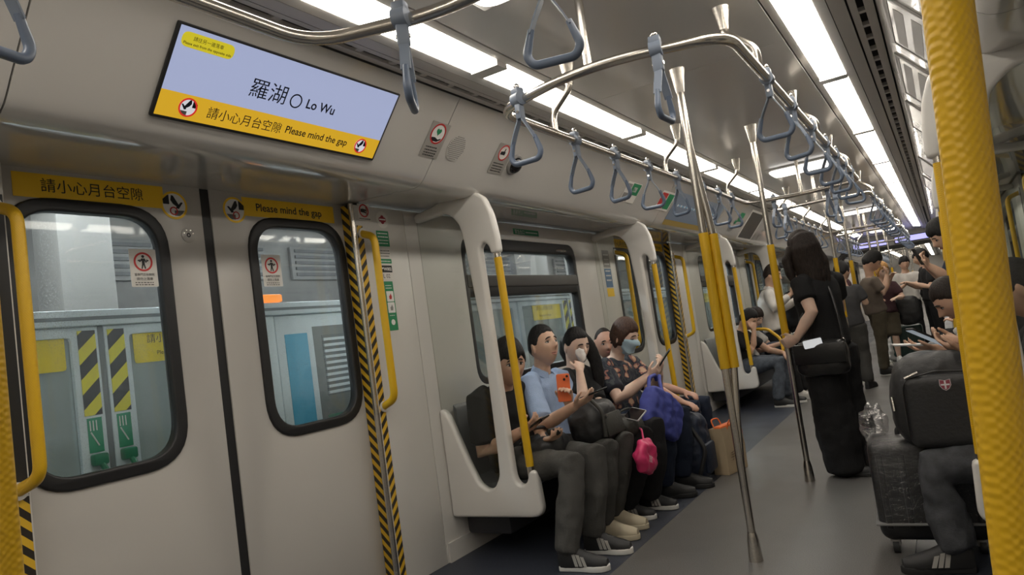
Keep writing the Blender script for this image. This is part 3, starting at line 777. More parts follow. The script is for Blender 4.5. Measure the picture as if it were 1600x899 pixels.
for k in range(7):
    root = empty('station_lamp', (-4.0, -1.5+k*2.6, 3.0)); link('lamp_tray', boxmesh((-0.07, 0, 0.03), (0.07, 1.5, 0.09), 0.01), PSDF, root, 35)
    link('lamp_tube', boxmesh((-0.045, 0.04, 0.0), (0.045, 1.46, 0.03), 0.01), mat('tube_lamp', (0.95, 0.98, 1), 0.5, emit=PLAT_LIGHT, ecol=(0.90, 0.97, 1.0)), root, 35)
    link('lamp_rod', tubemesh([(0, 0.75, 0.08), (0, 0.75, 0.56)], 0.012, 8), PSDF, root, 40)
    tag(root, '%s white tube lamp from the left under the station roof outside' % ORD[k], 'lamp', 'station tube lamps')
# ------------------------------------------------------------------ displays, notices and stickers
CA = R(49.8)
def cove_mx(y, up, off=0.0, s=-1):
    u = Vector((-s*math.cos(CA), 0, math.sin(CA)))
    r = Vector((0, 1, 0)) if s < 0 else Vector((0, -1, 0))
    n_ = r.cross(u)
    o = Vector((CX + s*1.0565, 0, 1.945)) + u*up + n_*off; o.y = y
    return frame_mx(o, r, u)
def lines(parent, mx, x0, x1, ys, m, z=0.001, h=0.006, seed=1):
    """small print too fine to read: rows of short dashes"""
    rnd = random.Random(seed)
    for yy in ys:
        bm = bmesh.new(); x = x0
        while x < x1-0.004:
            w = rnd.uniform(0.005, 0.012); w = min(w, x1-x)
            vs_ = [bm.verts.new((a, b, z)) for a, b in ((x, yy-h/2), (x+w, yy-h/2), (x+w, yy+h/2), (x, yy+h/2))]; bm.faces.new(vs_)
            x += w + 0.003
        o = link('small_print', put(bm_mesh(bm, recalc=False), mx), m, parent); o['kind'] = 'stuff'
def ring(r0, r1, cx=0, cy=0, n=36): return [circle(cx, cy, r1, n), circle(cx, cy, r0, n)]
def gap_icon(parent, mx, cx, cy, r, mw, mk, mr, flip=1, ringm=None):
    """shoe stepping over a gap inside a disc"""
    flat('icon_disc', [circle(cx, cy, r)], mx, mw, parent, 0.001)
    P = lambda pts: [Vector((cx + flip*x*r, cy + y*r)) for x, y in pts]
    flat('icon_train', [P([(-1.0, 0.45), (-0.62, 0.78), (-0.45, 0.88), (-0.45, 0.05), (-0.98, 0.05)])], mx, mk, parent, 0.0022)
    flat('icon_leg', [P([(-0.22, 0.85), (-0.05, 0.80), (0.42, 0.02), (0.22, -0.12), (-0.12, 0.12), (-0.32, 0.42)])], mx, mk, parent, 0.0022)
    flat('icon_shoe', [P([(0.18, -0.12), (0.62, 0.30), (0.78, 0.26), (0.36, -0.30), (0.12, -0.22)])], mx, mk, parent, 0.0024)
    flat('icon_platform', [P([(-0.02, -0.45), (0.88, -0.42), (0.62, -0.75), (0.40, -0.90), (-0.02, -0.90)])], mx, mat('icon_grey', (0.12, 0.12, 0.12), 0.5), parent, 0.0022)
    if ringm: flat('icon_ring', ring(0.86*r, 1.04*r, cx, cy), mx, ringm, parent, 0.003)
    else: flat('icon_ring', ring(0.26*r, 0.36*r, cx - flip*0.10*r, cy-0.50*r), mx, mr, parent, 0.003)

# passenger information screen above the nearest door
scr = empty('display_screen', (CX-1.0565, 1.25, 1.945)); inv = Matrix.Translation(scr.location).inverted()
mx = inv @ cove_mx(1.25, 0.004, 0.004)
Wd, Hd = 0.953, 0.281
me = plate([rrect(-0.010, -0.010, Wd+0.010, Hd+0.008, 0.006, 2)], 0.010, 0.002, 1); link('bezel', put(me, mx), RUBBER, scr, 35)
mf = mx @ Matrix.Translation((0, 0, 0.0056))
flat('screen_panel', [[(0, 0.082), (Wd, 0.082), (Wd, Hd), (0, Hd)]], mf, SCRBLUE, scr)
band = flat('screen_band', [[(0, 0.0), (Wd, 0.0), (Wd, 0.0818), (0, 0.0818)]], mf, SCRYEL, scr)
text_fit('station_name', '羅湖', mf, 0.288, 0.435, 0.158, SCRINK, scr, hmax=0.066)
flat('route_dot', ring(0.021, 0.026, 0.481, 0.150), mf, SCRINK, scr, 0.001)
text_fit('station_name', 'Lo Wu', mf, 0.530, 0.664, 0.152, SCRINK, scr, bold=0.018)
text_fit('band_lettering', '請小心月台空隙', mf, 0.168, 0.462, 0.041, SCRINK, band)
text_fit('band_lettering', 'Please mind the gap', mf, 0.482, 0.785, 0.038, SCRINK, band, bold=0.012)
gap_icon(band, mf, 0.098, 0.042, 0.030, SCRWHITE, SCRINK, SCRRED, -1, SCRRED)
gap_icon(band, mf, 0.858, 0.042, 0.030, SCRWHITE, SCRINK, SCRRED, -1, SCRRED)
pill = flat('screen_notice', [rrect(0.012, 0.222, 0.190, 0.268, 0.022)], mf, SCRDOT, scr, 0.001)
text_fit('notice_lettering', '請往另一邊落車', mf, 0.048, 0.150, 0.252, SCRINK, pill, 0.002)
text_fit('notice_lettering', 'Please exit from the opposite side', mf, 0.020, 0.182, 0.233, SCRINK, pill, 0.002, bold=0.01)
tag(scr, 'wide lit passenger screen reading Lo Wu, above the nearest door', 'display')

# gap warning bands on the two door leaves
XD = XL-0.085+0.0012
D0 = DOORS[0]
def thing_frame(name, y, z, x=None):
    r = empty(name, (XD if x is None else x, y, z)); return r, Matrix.Translation(r.location).inverted()
def wall_mx(x): return frame_mx((x, 0, 0), (0, 1, 0), (0, 0, 1))
r, inv = thing_frame('gap_warning_band', 1.10, 1.80); mx = inv @ wall_mx(XD)
c = [Vector((1.10, 1.888)), Vector((1.10, 1.803)), Vector((1.615, 1.803))]
flat('band', [[(1.10, 1.803), (1.62, 1.803), (1.62, 1.890), (1.10, 1.886)]], mx, YELP, r)
flat('band_disc', [circle(1.662, 1.820, 0.056)], mx, YELP, r, 0.0006)
text_fit('lettering', '請小心月台空隙', mx, 1.185, 1.538, 1.849, BLACKP, r)
gap_icon(r, mx, 1.662, 1.820, 0.047, WHITE, BLACKP, REDP, 1)
tag(r, 'yellow warning band with Chinese lettering on the left door leaf', 'sign')
r, inv = thing_frame('gap_warning_band', 1.93, 1.80); mx = inv @ wall_mx(XD)
flat('band', [[(1.98, 1.803), (2.512, 1.803), (2.512, 1.886), (1.98, 1.886)]], mx, YELP, r)
flat('band_disc', [circle(1.938, 1.824, 0.056)], mx, YELP, r, 0.0006)
text_fit('lettering', 'Please mind the gap', mx, 2.05, 2.43, 1.840, BLACKP, r, bold=0.012)
gap_icon(r, mx, 1.938, 1.824, 0.047, WHITE, BLACKP, REDP, -1)
tag(r, 'yellow warning band reading Please mind the gap on the right door leaf', 'sign')
# same bands, plain, on the next doors
for k, D in enumerate(DOORS[1:3]):
    for q in (-1, 1):
        r = empty('gap_warning_band', (XD, D+q*0.42, 1.80)); a, b = sorted((q*0.17-q*0.42, q*0.71-q*0.42))
        flat('band', [[(a, 0.003), (b, 0.003), (b, 0.087), (a, 0.087)]], frame_mx((0, 0, 0), (0, 1, 0), (0, 0, 1)), YELP, r)
        text_fit('lettering', '請小心月台空隙' if q < 0 else 'Please mind the gap', frame_mx((0, 0, 0), (0, 1, 0), (0, 0, 1)), a+0.09, b-0.06, 0.045, BLACKP, r)
        tag(r, 'yellow warning band on the %s leaf of the %s left door' % ('near' if q < 0 else 'far', nm[k+1]), 'sign', 'gap bands on farther doors')
# no-leaning stickers on the door panes
def pane_sticker(y0, z0, label):
    r, inv = thing_frame('no_leaning_sticker', y0, z0, XL-0.085+0.006); mx = inv @ wall_mx(XL-0.085+0.0062)
    w, h = 0.103, 0.142
    flat('card', [rrect(y0, z0, y0+w, z0+h, 0.004, 2)], mx, mat('card_white', (0.70, 0.68, 0.64), 0.5), r)
    cx, cz = y0+w/2, z0+0.094
    flat('red_ring', ring(0.029, 0.036, cx, cz), mx, REDP, r, 0.001)
    P = lambda pts: [Vector((cx+x*0.03, cz+y*0.03)) for x, y in pts]
    flat('figure_head', [circle(cx, cz+0.020, 0.0055, 12)], mx, BLACKP, r, 0.001)
    flat('figure_body', [P([(-0.22, 0.42), (0.22, 0.42), (0.45, -0.05), (0.33, -0.12), (0.17, 0.15), (0.16, -0.25), (0.30, -0.85), (0.12, -0.88), (0.0, -0.35), (-0.14, -0.88), (-0.30, -0.85), (-0.16, -0.25), (-0.17, 0.15), (-0.42, -0.05), (-0.50, 0.02)])], mx, BLACKP, r, 0.001)
    for q in (-1, 1): flat('door_arrow', [P([(q*0.75, 0.15), (q*0.42, 0.32), (q*0.42, -0.02)])], mx, BLACKP, r, 0.001)
    text_fit('lettering', '當車門正在關閉', mx, y0+0.014, y0+w-0.014, z0+0.046, BLACKP, r)
    text_fit('lettering', '請勿上落車', mx, y0+0.020, y0+w-0.020, z0+0.030, BLACKP, r)
    lines(r, mx, y0+0.014, y0+w-0.014, (z0+0.016, z0+0.008), BLACKP, h=0.003, seed=3)
    tag(r, label, 'sticker', 'no leaning stickers')
pane_sticker(1.458, 1.497, 'white sticker with red ring on the left leaf window of the nearest door')
pane_sticker(2.042, 1.491, 'white sticker with red ring on the right leaf window of the nearest door')
r, inv = thing_frame('lock_plate', 1.71, 1.703); mx = inv @ wall_mx(XD)
link('plate', put(plate([circle(1.71, 1.703, 0.030)], 0.004, 0.001, 1), mx), DOOR, r, 35)
link('key_socket', put(plate(ring(0.004, 0.009, 1.71, 1.703, 16), 0.006, 0.001, 1), mx), mat('lock_dark', (0.06, 0.06, 0.06), 0.4, metal=0.6), r, 35)
for a in range(4):
    an = R(20+a*46); link('rivet', put(plate([circle(1.71+0.021*math.cos(an), 1.703+0.021*math.sin(an), 0.0025, 8)], 0.006), mx), STEEL, r)
tag(r, 'round lock plate on the left leaf beside the door seam', 'lock')

# notices on the pillar beside the nearest door
XW = XL+0.0012
def notice(name, y, z, label): 
    r = empty(name, (XW, y, z)); tag(r, label, 'sign'); return r, frame_mx((0, 0, 0), (0, 1, 0), (0, 0, 1))
r, mx = notice('hand_warning_notice', 2.640, 1.855, 'square notice with red ring and hand at the top of the door pillar')
flat('card', [rrect(-0.045, -0.045, 0.042, 0.038, 0.003, 2)], mx, mat('card_white', (0.7, 0.68, 0.64)), r)
flat('red_ring', ring(0.027, 0.034, -0.002, 0.004), mx, REDP, r, 0.001)
flat('hand_shape', [[Vector(p) for p in ((-0.026, 0.012), (-0.006, 0.014), (0.016, 0.010), (0.016, 0.003), (0.002, 0.002), (0.017, -0.004), (0.014, -0.010), (-0.006, -0.006), (-0.026, -0.004))]], mx, BLACKP, r, 0.001)
flat('door_wave', [[Vector(p) for p in ((0.010, 0.024), (0.016, 0.024), (0.022, 0.008), (0.017, -0.006), (0.021, -0.022), (0.014, -0.023), (0.010, -0.006), (0.015, 0.008))]], mx, mat('brown_print', (0.25, 0.12, 0.08)), r, 0.0014)
lines(r, mx, -0.04, 0.038, (-0.038,), BLACKP, h=0.004, seed=5)
r, mx = notice('emblem_sticker', 2.768, 1.822, 'round white sticker with dark red clover emblem on the pillar')
flat('disc', [circle(0, 0, 0.045)], mx, mat('card_white', (0.7, 0.68, 0.64)), r)
for x, y in ((0, 0.011), (0, -0.011), (0.015, 0), (-0.015, 0)): flat('emblem_lobe', [circle(x, y, 0.0125, 16)], mx, mat('dark_red_print', (0.33, 0.02, 0.04)), r, 0.001 + 0.0002*(x != 0))
flat('emblem_bar', [rrect(-0.024, -0.003, 0.024, 0.004, 0.001, 1)], mx, WHITE, r, 0.0018)
r, mx = notice('green_notice', 2.756, 1.722, 'green notice with white lines below the clover sticker')
flat('card', [rrect(-0.046, -0.042, 0.046, 0.040, 0.002, 1)], mx, GREENP, r)
for yy in (0.026, 0.008, -0.01, -0.026): lines(r, mx, -0.038, 0.038, (yy,), WHITE, h=0.006 if yy > 0 else 0.004, seed=int(yy*1000)+50)
r, mx = notice('grey_notice', 2.753, 1.629, 'pale notice with a green foot strip on the pillar')
flat('card', [rrect(-0.046, -0.014, 0.046, 0.040, 0.002, 1)], mx, mat('card_white', (0.7, 0.68, 0.64)), r)
flat('card_foot', [rrect(-0.046, -0.038, 0.046, -0.0145, 0.002, 1)], mx, GREENP, r)
lines(r, mx, -0.038, 0.038, (0.028, 0.014, 0.0), BLACKP, h=0.004, seed=8); lines(r, mx, -0.036, 0.036, (-0.027,), WHITE, h=0.005, seed=9)
r, mx = notice('car_number_plate', 2.749, 1.544, 'black and white number plate on the pillar beside the handle')
flat('black_half', [rrect(-0.045, 0.0, 0.046, 0.036, 0.001, 1)], mx, BLACKP, r)
flat('white_half', [rrect(-0.045, -0.036, 0.046, -0.0005, 0.001, 1)], mx, mat('card_white', (0.7, 0.68, 0.64)), r)
text_fit('lettering', 'P*W002', mx, -0.038, 0.040, 0.018, WHITE, r, bold=0.02); text_fit('lettering', 'L 02', mx, -0.026, 0.024, -0.019, BLACKP, r)
r, mx = notice('extinguisher_notice', 2.753, 1.37, 'tall green fire extinguisher notice beside the yellow handle')
flat('card', [rrect(-0.033, -0.127, 0.033, 0.127, 0.002, 1)], mx, GREENP, r)
for y0, nme in ((0.022, 'pictogram'), (-0.036, 'pictogram')):
    p = flat(nme, [rrect(-0.026, y0, 0.026, y0+0.054, 0.002, 1)], mx, WHITE, r, 0.001)
    flat('pictogram_mark', [[Vector((a, y0+b)) for a, b in ((-0.008, 0.012), (0.008, 0.012), (0.011, 0.026), (0.004, 0.042), (-0.002, 0.032), (-0.009, 0.028))]], mx, REDP if y0 > 0 else GREYTRIM, p, 0.002)
lines(r, mx, -0.026, 0.02, (0.105, 0.092), WHITE, h=0.004, seed=4); lines(r, mx, -0.02, 0.022, (-0.05,), WHITE, h=0.003, seed=6)
flat('extinguisher_mark', [circle(0, -0.085, 0.015, 10)], mx, WHITE, r, 0.001)
r, mx = notice('window_notice', 4.25, 1.834, 'small green notice above the bay window')
flat('card', [rrect(-0.175, -0.020, 0.175, 0.020, 0.002, 1)], mx, GREENP, r)
text_fit('lettering', '緊急出口', mx, -0.155, -0.03, 0.0, WHITE, r); lines(r, mx, -0.01, 0.16, (0.0,), WHITE, h=0.008, seed=12)
r, mx = notice('pillar_notice', 5.55, 1.55, 'tall blue and grey notice on the pillar before the second door')
flat('card', [rrect(-0.07, 0.05, 0.07, 0.20, 0.002, 1)], mx, GREYTRIM, r); flat('card', [rrect(-0.07, -0.12, 0.07, 0.04, 0.002, 1)], mx, mat('notice_blue', (0.10, 0.20, 0.36)), r)
flat('card', [rrect(-0.07, -0.20, 0.07, -0.13, 0.002, 1)], mx, YELP, r)
for k in range(3): lines(r, mx, -0.05, 0.05, (0.16-0.04*k, 0.02-0.04*k), WHITE, h=0.012, seed=20+k)

# cove fittings beyond the screen
def cove_thing(name, y, up, label, cat): 
    m = cove_mx(y, up, 0.0015); r = empty(name, m.translation); r.matrix_world = m; tag(r, label, cat); return r, Matrix.Identity(4)
r, mx = cove_thing('priority_notice', 2.545, 0.145, 'notice with red ring round a green heart, right of the screen', 'sign')
flat('card', [rrect(-0.065, -0.085, 0.065, 0.085, 0.003, 2)], mx, mat('notice_grey', (0.33, 0.315, 0.29), 0.45), r)
flat('ring_disc', [circle(0, 0.032, 0.050)], mx, WHITE, r, 0.0008); flat('red_ring', ring(0.042, 0.050, 0, 0.032), mx, REDP, r, 0.0014)
h = [Vector((0.016*math.sin(t)**3*1.05, 0.042 + 0.0012*(13*math.cos(t)-5*math.cos(2*t)-2*math.cos(3*t)-math.cos(4*t)))) for t in [2*math.pi*i/24 for i in range(24)]]
flat('heart', [h], mx, GREENP, r, 0.0014)
flat('hand_shape', [[Vector(p) for p in ((-0.034, 0.012), (-0.012, 0.014), (0.012, 0.006), (0.032, 0.014), (0.030, 0.006), (0.008, -0.006), (-0.02, -0.006), (-0.034, 0.0))]], mx, BLACKP, r, 0.0014)
lines(r, mx, -0.045, 0.04, (-0.035, -0.05, -0.063, -0.075), BLACKP, h=0.006, seed=31)
r, mx = cove_thing('loudspeaker', 2.715, 0.135, 'round perforated loudspeaker in the cove beside the heart notice', 'loudspeaker')
link('speaker_plate', plate([circle(0, 0, 0.066)], 0.0012), COVE, r)
hole = plate([circle(0, 0, 0.0026, 6)], 0.0006); hole.materials.append(DARK)
for i in range(-12, 13):
    for j in range(-12, 13):
        x, y = i*0.0105 + (j % 2)*0.00525, j*0.0092
        if x*x+y*y < 0.06**2 and len(r.children) < 240: o = link('speaker_hole', hole, None, r); o.location = (x, y, 0.001)
r, mx = cove_thing('no_smoking_notice', 3.10, 0.142, 'grey notice with a red ring beside the dome camera', 'sign')
flat('card', [rrect(-0.062, -0.088, 0.072, 0.080, 0.003, 2)], mx, mat('notice_grey', (0.33, 0.315, 0.29)), r)
flat('ring_disc', [circle(0.005, 0.032, 0.044)], mx, mat('card_white', (0.7, 0.68, 0.64)), r, 0.0008); flat('red_ring', ring(0.037, 0.044, 0.005, 0.032), mx, REDP, r, 0.0014)
flat('bottle_mark', [[Vector(p) for p in ((-0.024, 0.020), (0.016, 0.020), (0.018, 0.036), (0.010, 0.040), (0.012, 0.056), (0.004, 0.056), (0.002, 0.040), (-0.024, 0.036))]], mx, BLACKP, r, 0.0014)
lines(r, mx, -0.045, 0.05, (-0.03, -0.045, -0.06, -0.073), BLACKP, h=0.006, seed=33)
r, mx = cove_thing('dome_camera', 3.245, 0.128, 'dark dome camera set in the cove', 'camera')
bm = bmesh.new(); tube(bm, [(0, 0, 0), (0, 0, 0.012)], [0.060, 0.055], 28); link('camera_base', bm_mesh(bm), GREYTRIM, r, 40)
bm = bmesh.new(); bmesh.ops.create_uvsphere(bm, u_segments=24, v_segments=12, radius=0.047, matrix=Matrix.Translation((0, 0, 0.008)) @ Matrix.Diagonal((1, 1, 0.7, 1))); link('camera_dome', bm_mesh(bm), mat('dark_dome', (0.01, 0.01, 0.011), 0.06), r, 80)
def cove_card(name, y, up, w, h, label, bits):
    r, mx = cove_thing(name, y, up, label, 'sign')
    for nm_, x0, y0, x1, y1, m in bits: flat(nm_, [rrect(x0*w, y0*h, x1*w, y1*h, 0.002, 1)], mx, m, r, 0.0004 + 0.0006*(nm_ != 'card'))
CW = mat('card_white', (0.7, 0.68, 0.64))
cove_card('exit_notice', 4.88, 0.145, 0.26, 0.16, 'green and white notice high in the cove over the seated row', [('card', -.5, -.5, .5, .5, CW), ('green_field', -.1, -.1, .48, .46, GREENP), ('dark_field', -.46, -.46, -.05, -.05, GREYTRIM), ('white_mark', .05, .05, .3, .3, WHITE), ('dark_line', -.46, .2, -.14, .4, GREYTRIM)])
cove_card('alarm_notice', 5.62, 0.15, 0.30, 0.17, 'small red and green notice in the cove before the route map', [('card', -.5, -.5, .5, .5, CW), ('red_field', -.46, -.4, -.02, .4, REDP), ('green_field', .02, -.4, .46, .4, GREENP)])
r, mx = cove_thing('route_map', 6.55, 0.05, 'long route map panel above the second door with a yellow lower strip', 'sign')
flat('map_panel', [rrect(-0.72, -0.05, 0.72, 0.21, 0.006, 2)], mx, mat('map_grey_blue', (0.20, 0.25, 0.33)), r); flat('map_strip', [rrect(-0.72, -0.10, 0.72, -0.052, 0.004, 2)], mx, mat('map_ochre', (0.36, 0.25, 0.06)), r)
flat('map_line', [rrect(-0.62, 0.085, 0.62, 0.10, 0.004, 1)], mx, mat('map_light_blue', (0.25, 0.45, 0.62)), r, 0.001)
for k in range(14): flat('map_station', [circle(-0.6+k*0.0923, 0.0925, 0.012, 12)], mx, WHITE, r, 0.0016)
r, mx = cove_thing('dark_display', 8.68, 0.13, 'switched-off dark display panel slanting in the cove', 'display')
link('display_frame', plate([rrect(-0.33, -0.19, 0.33, 0.19, 0.008, 2)], 0.006, 0.001, 1), CW, r, 35); flat('display_glass', [rrect(-0.30, -0.165, 0.30, 0.165, 0.004, 2)], mx, mat('display_off', (0.06, 0.06, 0.055), 0.25), r, 0.004)
cove_card('exit_notice', 7.98, 0.13, 0.34, 0.24, 'green notice left of the dark display', [('green_field', 0, 0.05, .5, .5, GREENP), ('green_field', -.2, -.1, .0, .08, GREENP), ('dark_field', -.5, -.5, .1, -.25, GREYTRIM)])
cove_card('small_notice', 9.3, 0.06, 0.40, 0.22, 'pair of tiny dark notices right of the dark display', [('dark_field', -.5, -.4, -.2, .0, GREYTRIM), ('dark_field', 0.0, -.4, .25, .0, GREYTRIM), ('dark_line', .1, .2, .5, .35, GREYTRIM)])
# framed poster panels on the right cove
PFR = mat('poster_frame_alu', (0.30, 0.29, 0.28), 0.3, metal=0.6)
for k, (y, w) in enumerate(((3.25, 0.62), (4.15, 0.80), (5.2, 0.80), (7.6, 1.0), (8.9, 1.0))):
    m = cove_mx(y, 0.16, 0.003, 1); r = empty('poster_panel', m.translation); r.matrix_world = m
    link('panel_frame', plate([rrect(-w/2, -0.14, w/2, 0.16, 0.006, 2), rrect(-w/2+0.03, -0.115, w/2-0.03, 0.135, 0.004, 2)], 0.008, 0.002, 1), PFR, r, 35)
    flat('panel_face', [rrect(-w/2+0.03, -0.115, w/2-0.03, 0.135, 0.004, 2)], Matrix.Identity(4), mat('poster_gloss', (0.30, 0.29, 0.275), 0.16) if k % 2 == 0 else mat('poster_plain', (0.45, 0.43, 0.40), 0.22), r, 0.001)
    if k < 2:
        for j in range(3): flat('poster_strip', [rrect(-w/2+0.06, -0.09+0.08*j, w/2-0.10, -0.045+0.08*j, 0.003, 1)], Matrix.Identity(4), GREYTRIM, r, 0.002)
    tag(r, 'glossy framed panel on the right cove, %s from the camera' % nm[k], 'panel', 'right cove panels')
# ------------------------------------------------------------------ people: helpers
TMP = bpy.data.scenes.new('workbench')
def remesh(bm, voxel, smooth=3, disp=0.0, dscale=0.12):
    bmesh.ops.recalc_face_normals(bm, faces=bm.faces)
    me = bpy.data.meshes.new('m'); bm.to_mesh(me); bm.free()
    o = bpy.data.objects.new('m', me); TMP.collection.objects.link(o)
    r = o.modifiers.new('r', 'REMESH'); r.mode = 'VOXEL'; r.voxel_size = voxel
    if smooth:
        sm = o.modifiers.new('s', 'SMOOTH'); sm.factor = 0.5; sm.iterations = smooth
    if disp:
        tx = bpy.data.textures.new('folds', 'CLOUDS'); tx.noise_scale = dscale; tx.noise_depth = 1
        d = o.modifiers.new('d', 'DISPLACE'); d.texture = tx; d.strength = disp; d.mid_level = 0.5; d.texture_coords = 'LOCAL'
    with bpy.context.temp_override(scene=TMP, view_layer=TMP.view_layers[0]):
        dg = bpy.context.evaluated_depsgraph_get(); dg.update()
        out = bpy.data.meshes.new_from_object(o.evaluated_get(dg))
    bpy.data.objects.remove(o); bpy.data.meshes.remove(me)
    out.materials.clear(); shade(out, 180)
    return out
def V(*a): return Vector(a[0]) if len(a) == 1 else Vector(a)
def loft(bm, pts, radii, side=None, n=14):
    """closed lofted solid: ellipse rings (a along side, b across) along pts"""
    pts = [V(p) for p in pts]; rings = []; k = len(pts); prev = V(side) if side is not None else None
    radii = [(r, r) if isinstance(r, (int, float)) else r for r in radii]
    for i, p in enumerate(pts):
        t = (pts[min(i+1, k-1)] - pts[max(i-1, 0)])
        t = t.normalized() if t.length > 1e-6 else Vector((0, 0, 1))
        if prev is None:
            a = Vector((0, 0, 1)) if abs(t.z) < 0.9 else Vector((1, 0, 0)); prev = t.cross(a)
        s = (prev - t*prev.dot(t)).normalized()
        if side is None: prev = s
        b = t.cross(s)
        rings.append([bm.verts.new(p + s*math.cos(2*math.pi*j/n)*radii[i][0] + b*math.sin(2*math.pi*j/n)*radii[i][1]) for j in range(n)])
    for a, b in zip(rings[:-1], rings[1:]):
        for j in range(n): bm.faces.new((a[j], a[(j+1) % n], b[(j+1) % n], b[j]))
    for rg, p, q in ((rings[0], pts[0], pts[1]), (rings[-1], pts[-1], pts[-2])):
        d = (p-q).normalized(); r = radii[0] if rg is rings[0] else radii[-1]
        c = bm.verts.new(p + d*min(r)*0.55)
        for j in range(n): bm.faces.new((rg[j], rg[(j+1) % n], c))
def ball(bm, c, r, seg=14): bmesh.ops.create_uvsphere(bm, u_segments=seg, v_segments=seg-4, radius=r, matrix=Matrix.Translation(V(c)))
def g(x, m, s): return math.exp(-((x-m)/s)**2)
def sstep(a, b, x):
    t = max(0.0, min(1.0, (x-a)/(b-a))); return t*t*(3-2*t)
def skull(d, k=1.0):
    x, y, z = d.x*0.0755, d.y*0.094, d.z*(0.118 if d.z > 0 else 0.113)
    t = max(0.0, -d.z); f = max(0.0, d.y); ax = abs(d.x)
    x *= 1 - 0.26*t**1.6
    y *= (1 - 0.04*t) if y > 0 else (1 - 0.42*t)
    y -= 0.004*f*g(ax, 0.8, 0.3)
    pr = sstep(0.20, -0.22, d.z)*(1-sstep(-0.24, -0.36, d.z))
    y += f*(0.029*g(d.x, 0, 0.12)*pr + 0.011*g(ax, 0.13, 0.09)*g(d.z, -0.26, 0.06))
    y += f*(-0.013*g(ax, 0.37, 0.17)*g(d.z, 0.05, 0.10) + 0.004*g(d.z, 0.21, 0.07)*g(d.x, 0, 0.6))
    y += f*(g(d.x, 0, 0.23)*(0.0055*g(d.z, -0.49, 0.045) + 0.0065*g(d.z, -0.595, 0.05)) - 0.005*g(d.x, 0, 0.28)*g(d.z, -0.54, 0.022))
    y += f*0.010*g(d.x, 0, 0.25)*g(d.z, -0.86, 0.12)
    x += math.copysign(0.003, d.x)*g(ax, 0.7, 0.2)*g(d.z, -0.08, 0.2)
    return Vector((x, y, z))*k
def sph_dirs(nu, nv):
    for j in range(nv+1):
        ph = math.pi*j/nv
        for i in range(nu):
            th = 2*math.pi*i/nu
            yield Vector((math.sin(ph)*math.sin(th), math.sin(ph)*math.cos(th), math.cos(ph)))
def grid_sphere(bm, fn, mx, nu=40, nv=30):
    rows = []; it = list(sph_dirs(nu, nv))
    for j in range(nv+1):
        if j in (0, nv): rows.append([bm.verts.new(mx @ fn(it[j*nu]))])
        else: rows.append([bm.verts.new(mx @ fn(it[j*nu+i])) for i in range(nu)])
    for j in range(nv):
        a, b = rows[j], rows[j+1]
        for i in range(nu):
            i2 = (i+1) % nu
            if j == 0: bm.faces.new((a[0], b[i], b[i2]))
            elif j == nv-1: bm.faces.new((a[i], b[0], a[i2]))
            else: bm.faces.new((a[i], b[i], b[i2], a[i2]))
def head_matrix(c, fwd, tilt=0.0):
    """head frame: y = look direction, z = crown"""
    f = V(fwd).normalized(); up = Vector((0, 0, 1)); r = f.cross(up).normalized(); u = r.cross(f)
    if tilt: q = Matrix.Rotation(tilt, 3, f); r, u = q @ r, q @ u
    m = Matrix((r, f, u)).transposed().to_4x4(); m.translation = V(c)
    return m
def hair_mesh(mx, k, st):
    fr, si, ba, th = st.get('front', 0.45), st.get('side', -0.1), st.get('back', -0.6), st.get('thick', 0.10)
    rg = st.get('rough', 0.012); seed = st.get('seed', 0)
    part = st.get('part', 0.0)
    def line(az):
        a = abs(az)
        keys = ((0, fr), (R(38), fr-0.02), (R(58), fr*0.6+si*0.4), (R(72), si), (R(95), si-0.05), (R(125), ba*0.7+si*0.3), (R(150), ba), (math.pi+0.01, ba))
        for (a0, v0), (a1, v1) in zip(keys[:-1], keys[1:]):
            if a <= a1: u = (a-a0)/(a1-a0); return v0*(1-u)+v1*u
        return ba
    def fn(d):
        az = math.atan2(d.x, d.y); zl = line(az + part*0.0)
        zl += 0.06*math.sin(az*9+seed)*st.get('jag', 0.5)
        m = sstep(zl-0.05, zl+0.13, d.z)
        p = skull(d, k)
        top = 1 + th*(0.75+0.5*sstep(0.2, 1.0, d.z)) + rg*math.sin(az*17+seed)*math.sin(d.z*13+seed*2)
        return p*((0.90)*(1-m) + top*m)
    bm = bmesh.new(); grid_sphere(bm, fn, mx, 56, 36)
    me = bm_mesh(bm); shade(me, 180)
    return me
def finger(bm, base, d, n, length, curl, r0, r1):
    pts = [base]; ang = 0.0; axis = d.cross(n).normalized()
    for L, c in ((0.45, curl*0.8), (0.30, curl*1.1), (0.25, curl*0.8)):
        ang += c; dd = Matrix.Rotation(ang, 3, axis) @ d
        pts.append(pts[-1] + dd*length*L)
    loft(bm, [base - d*0.012] + pts, [r0, r0, r0*0.96, (r0+r1)/2, r1], n=8)
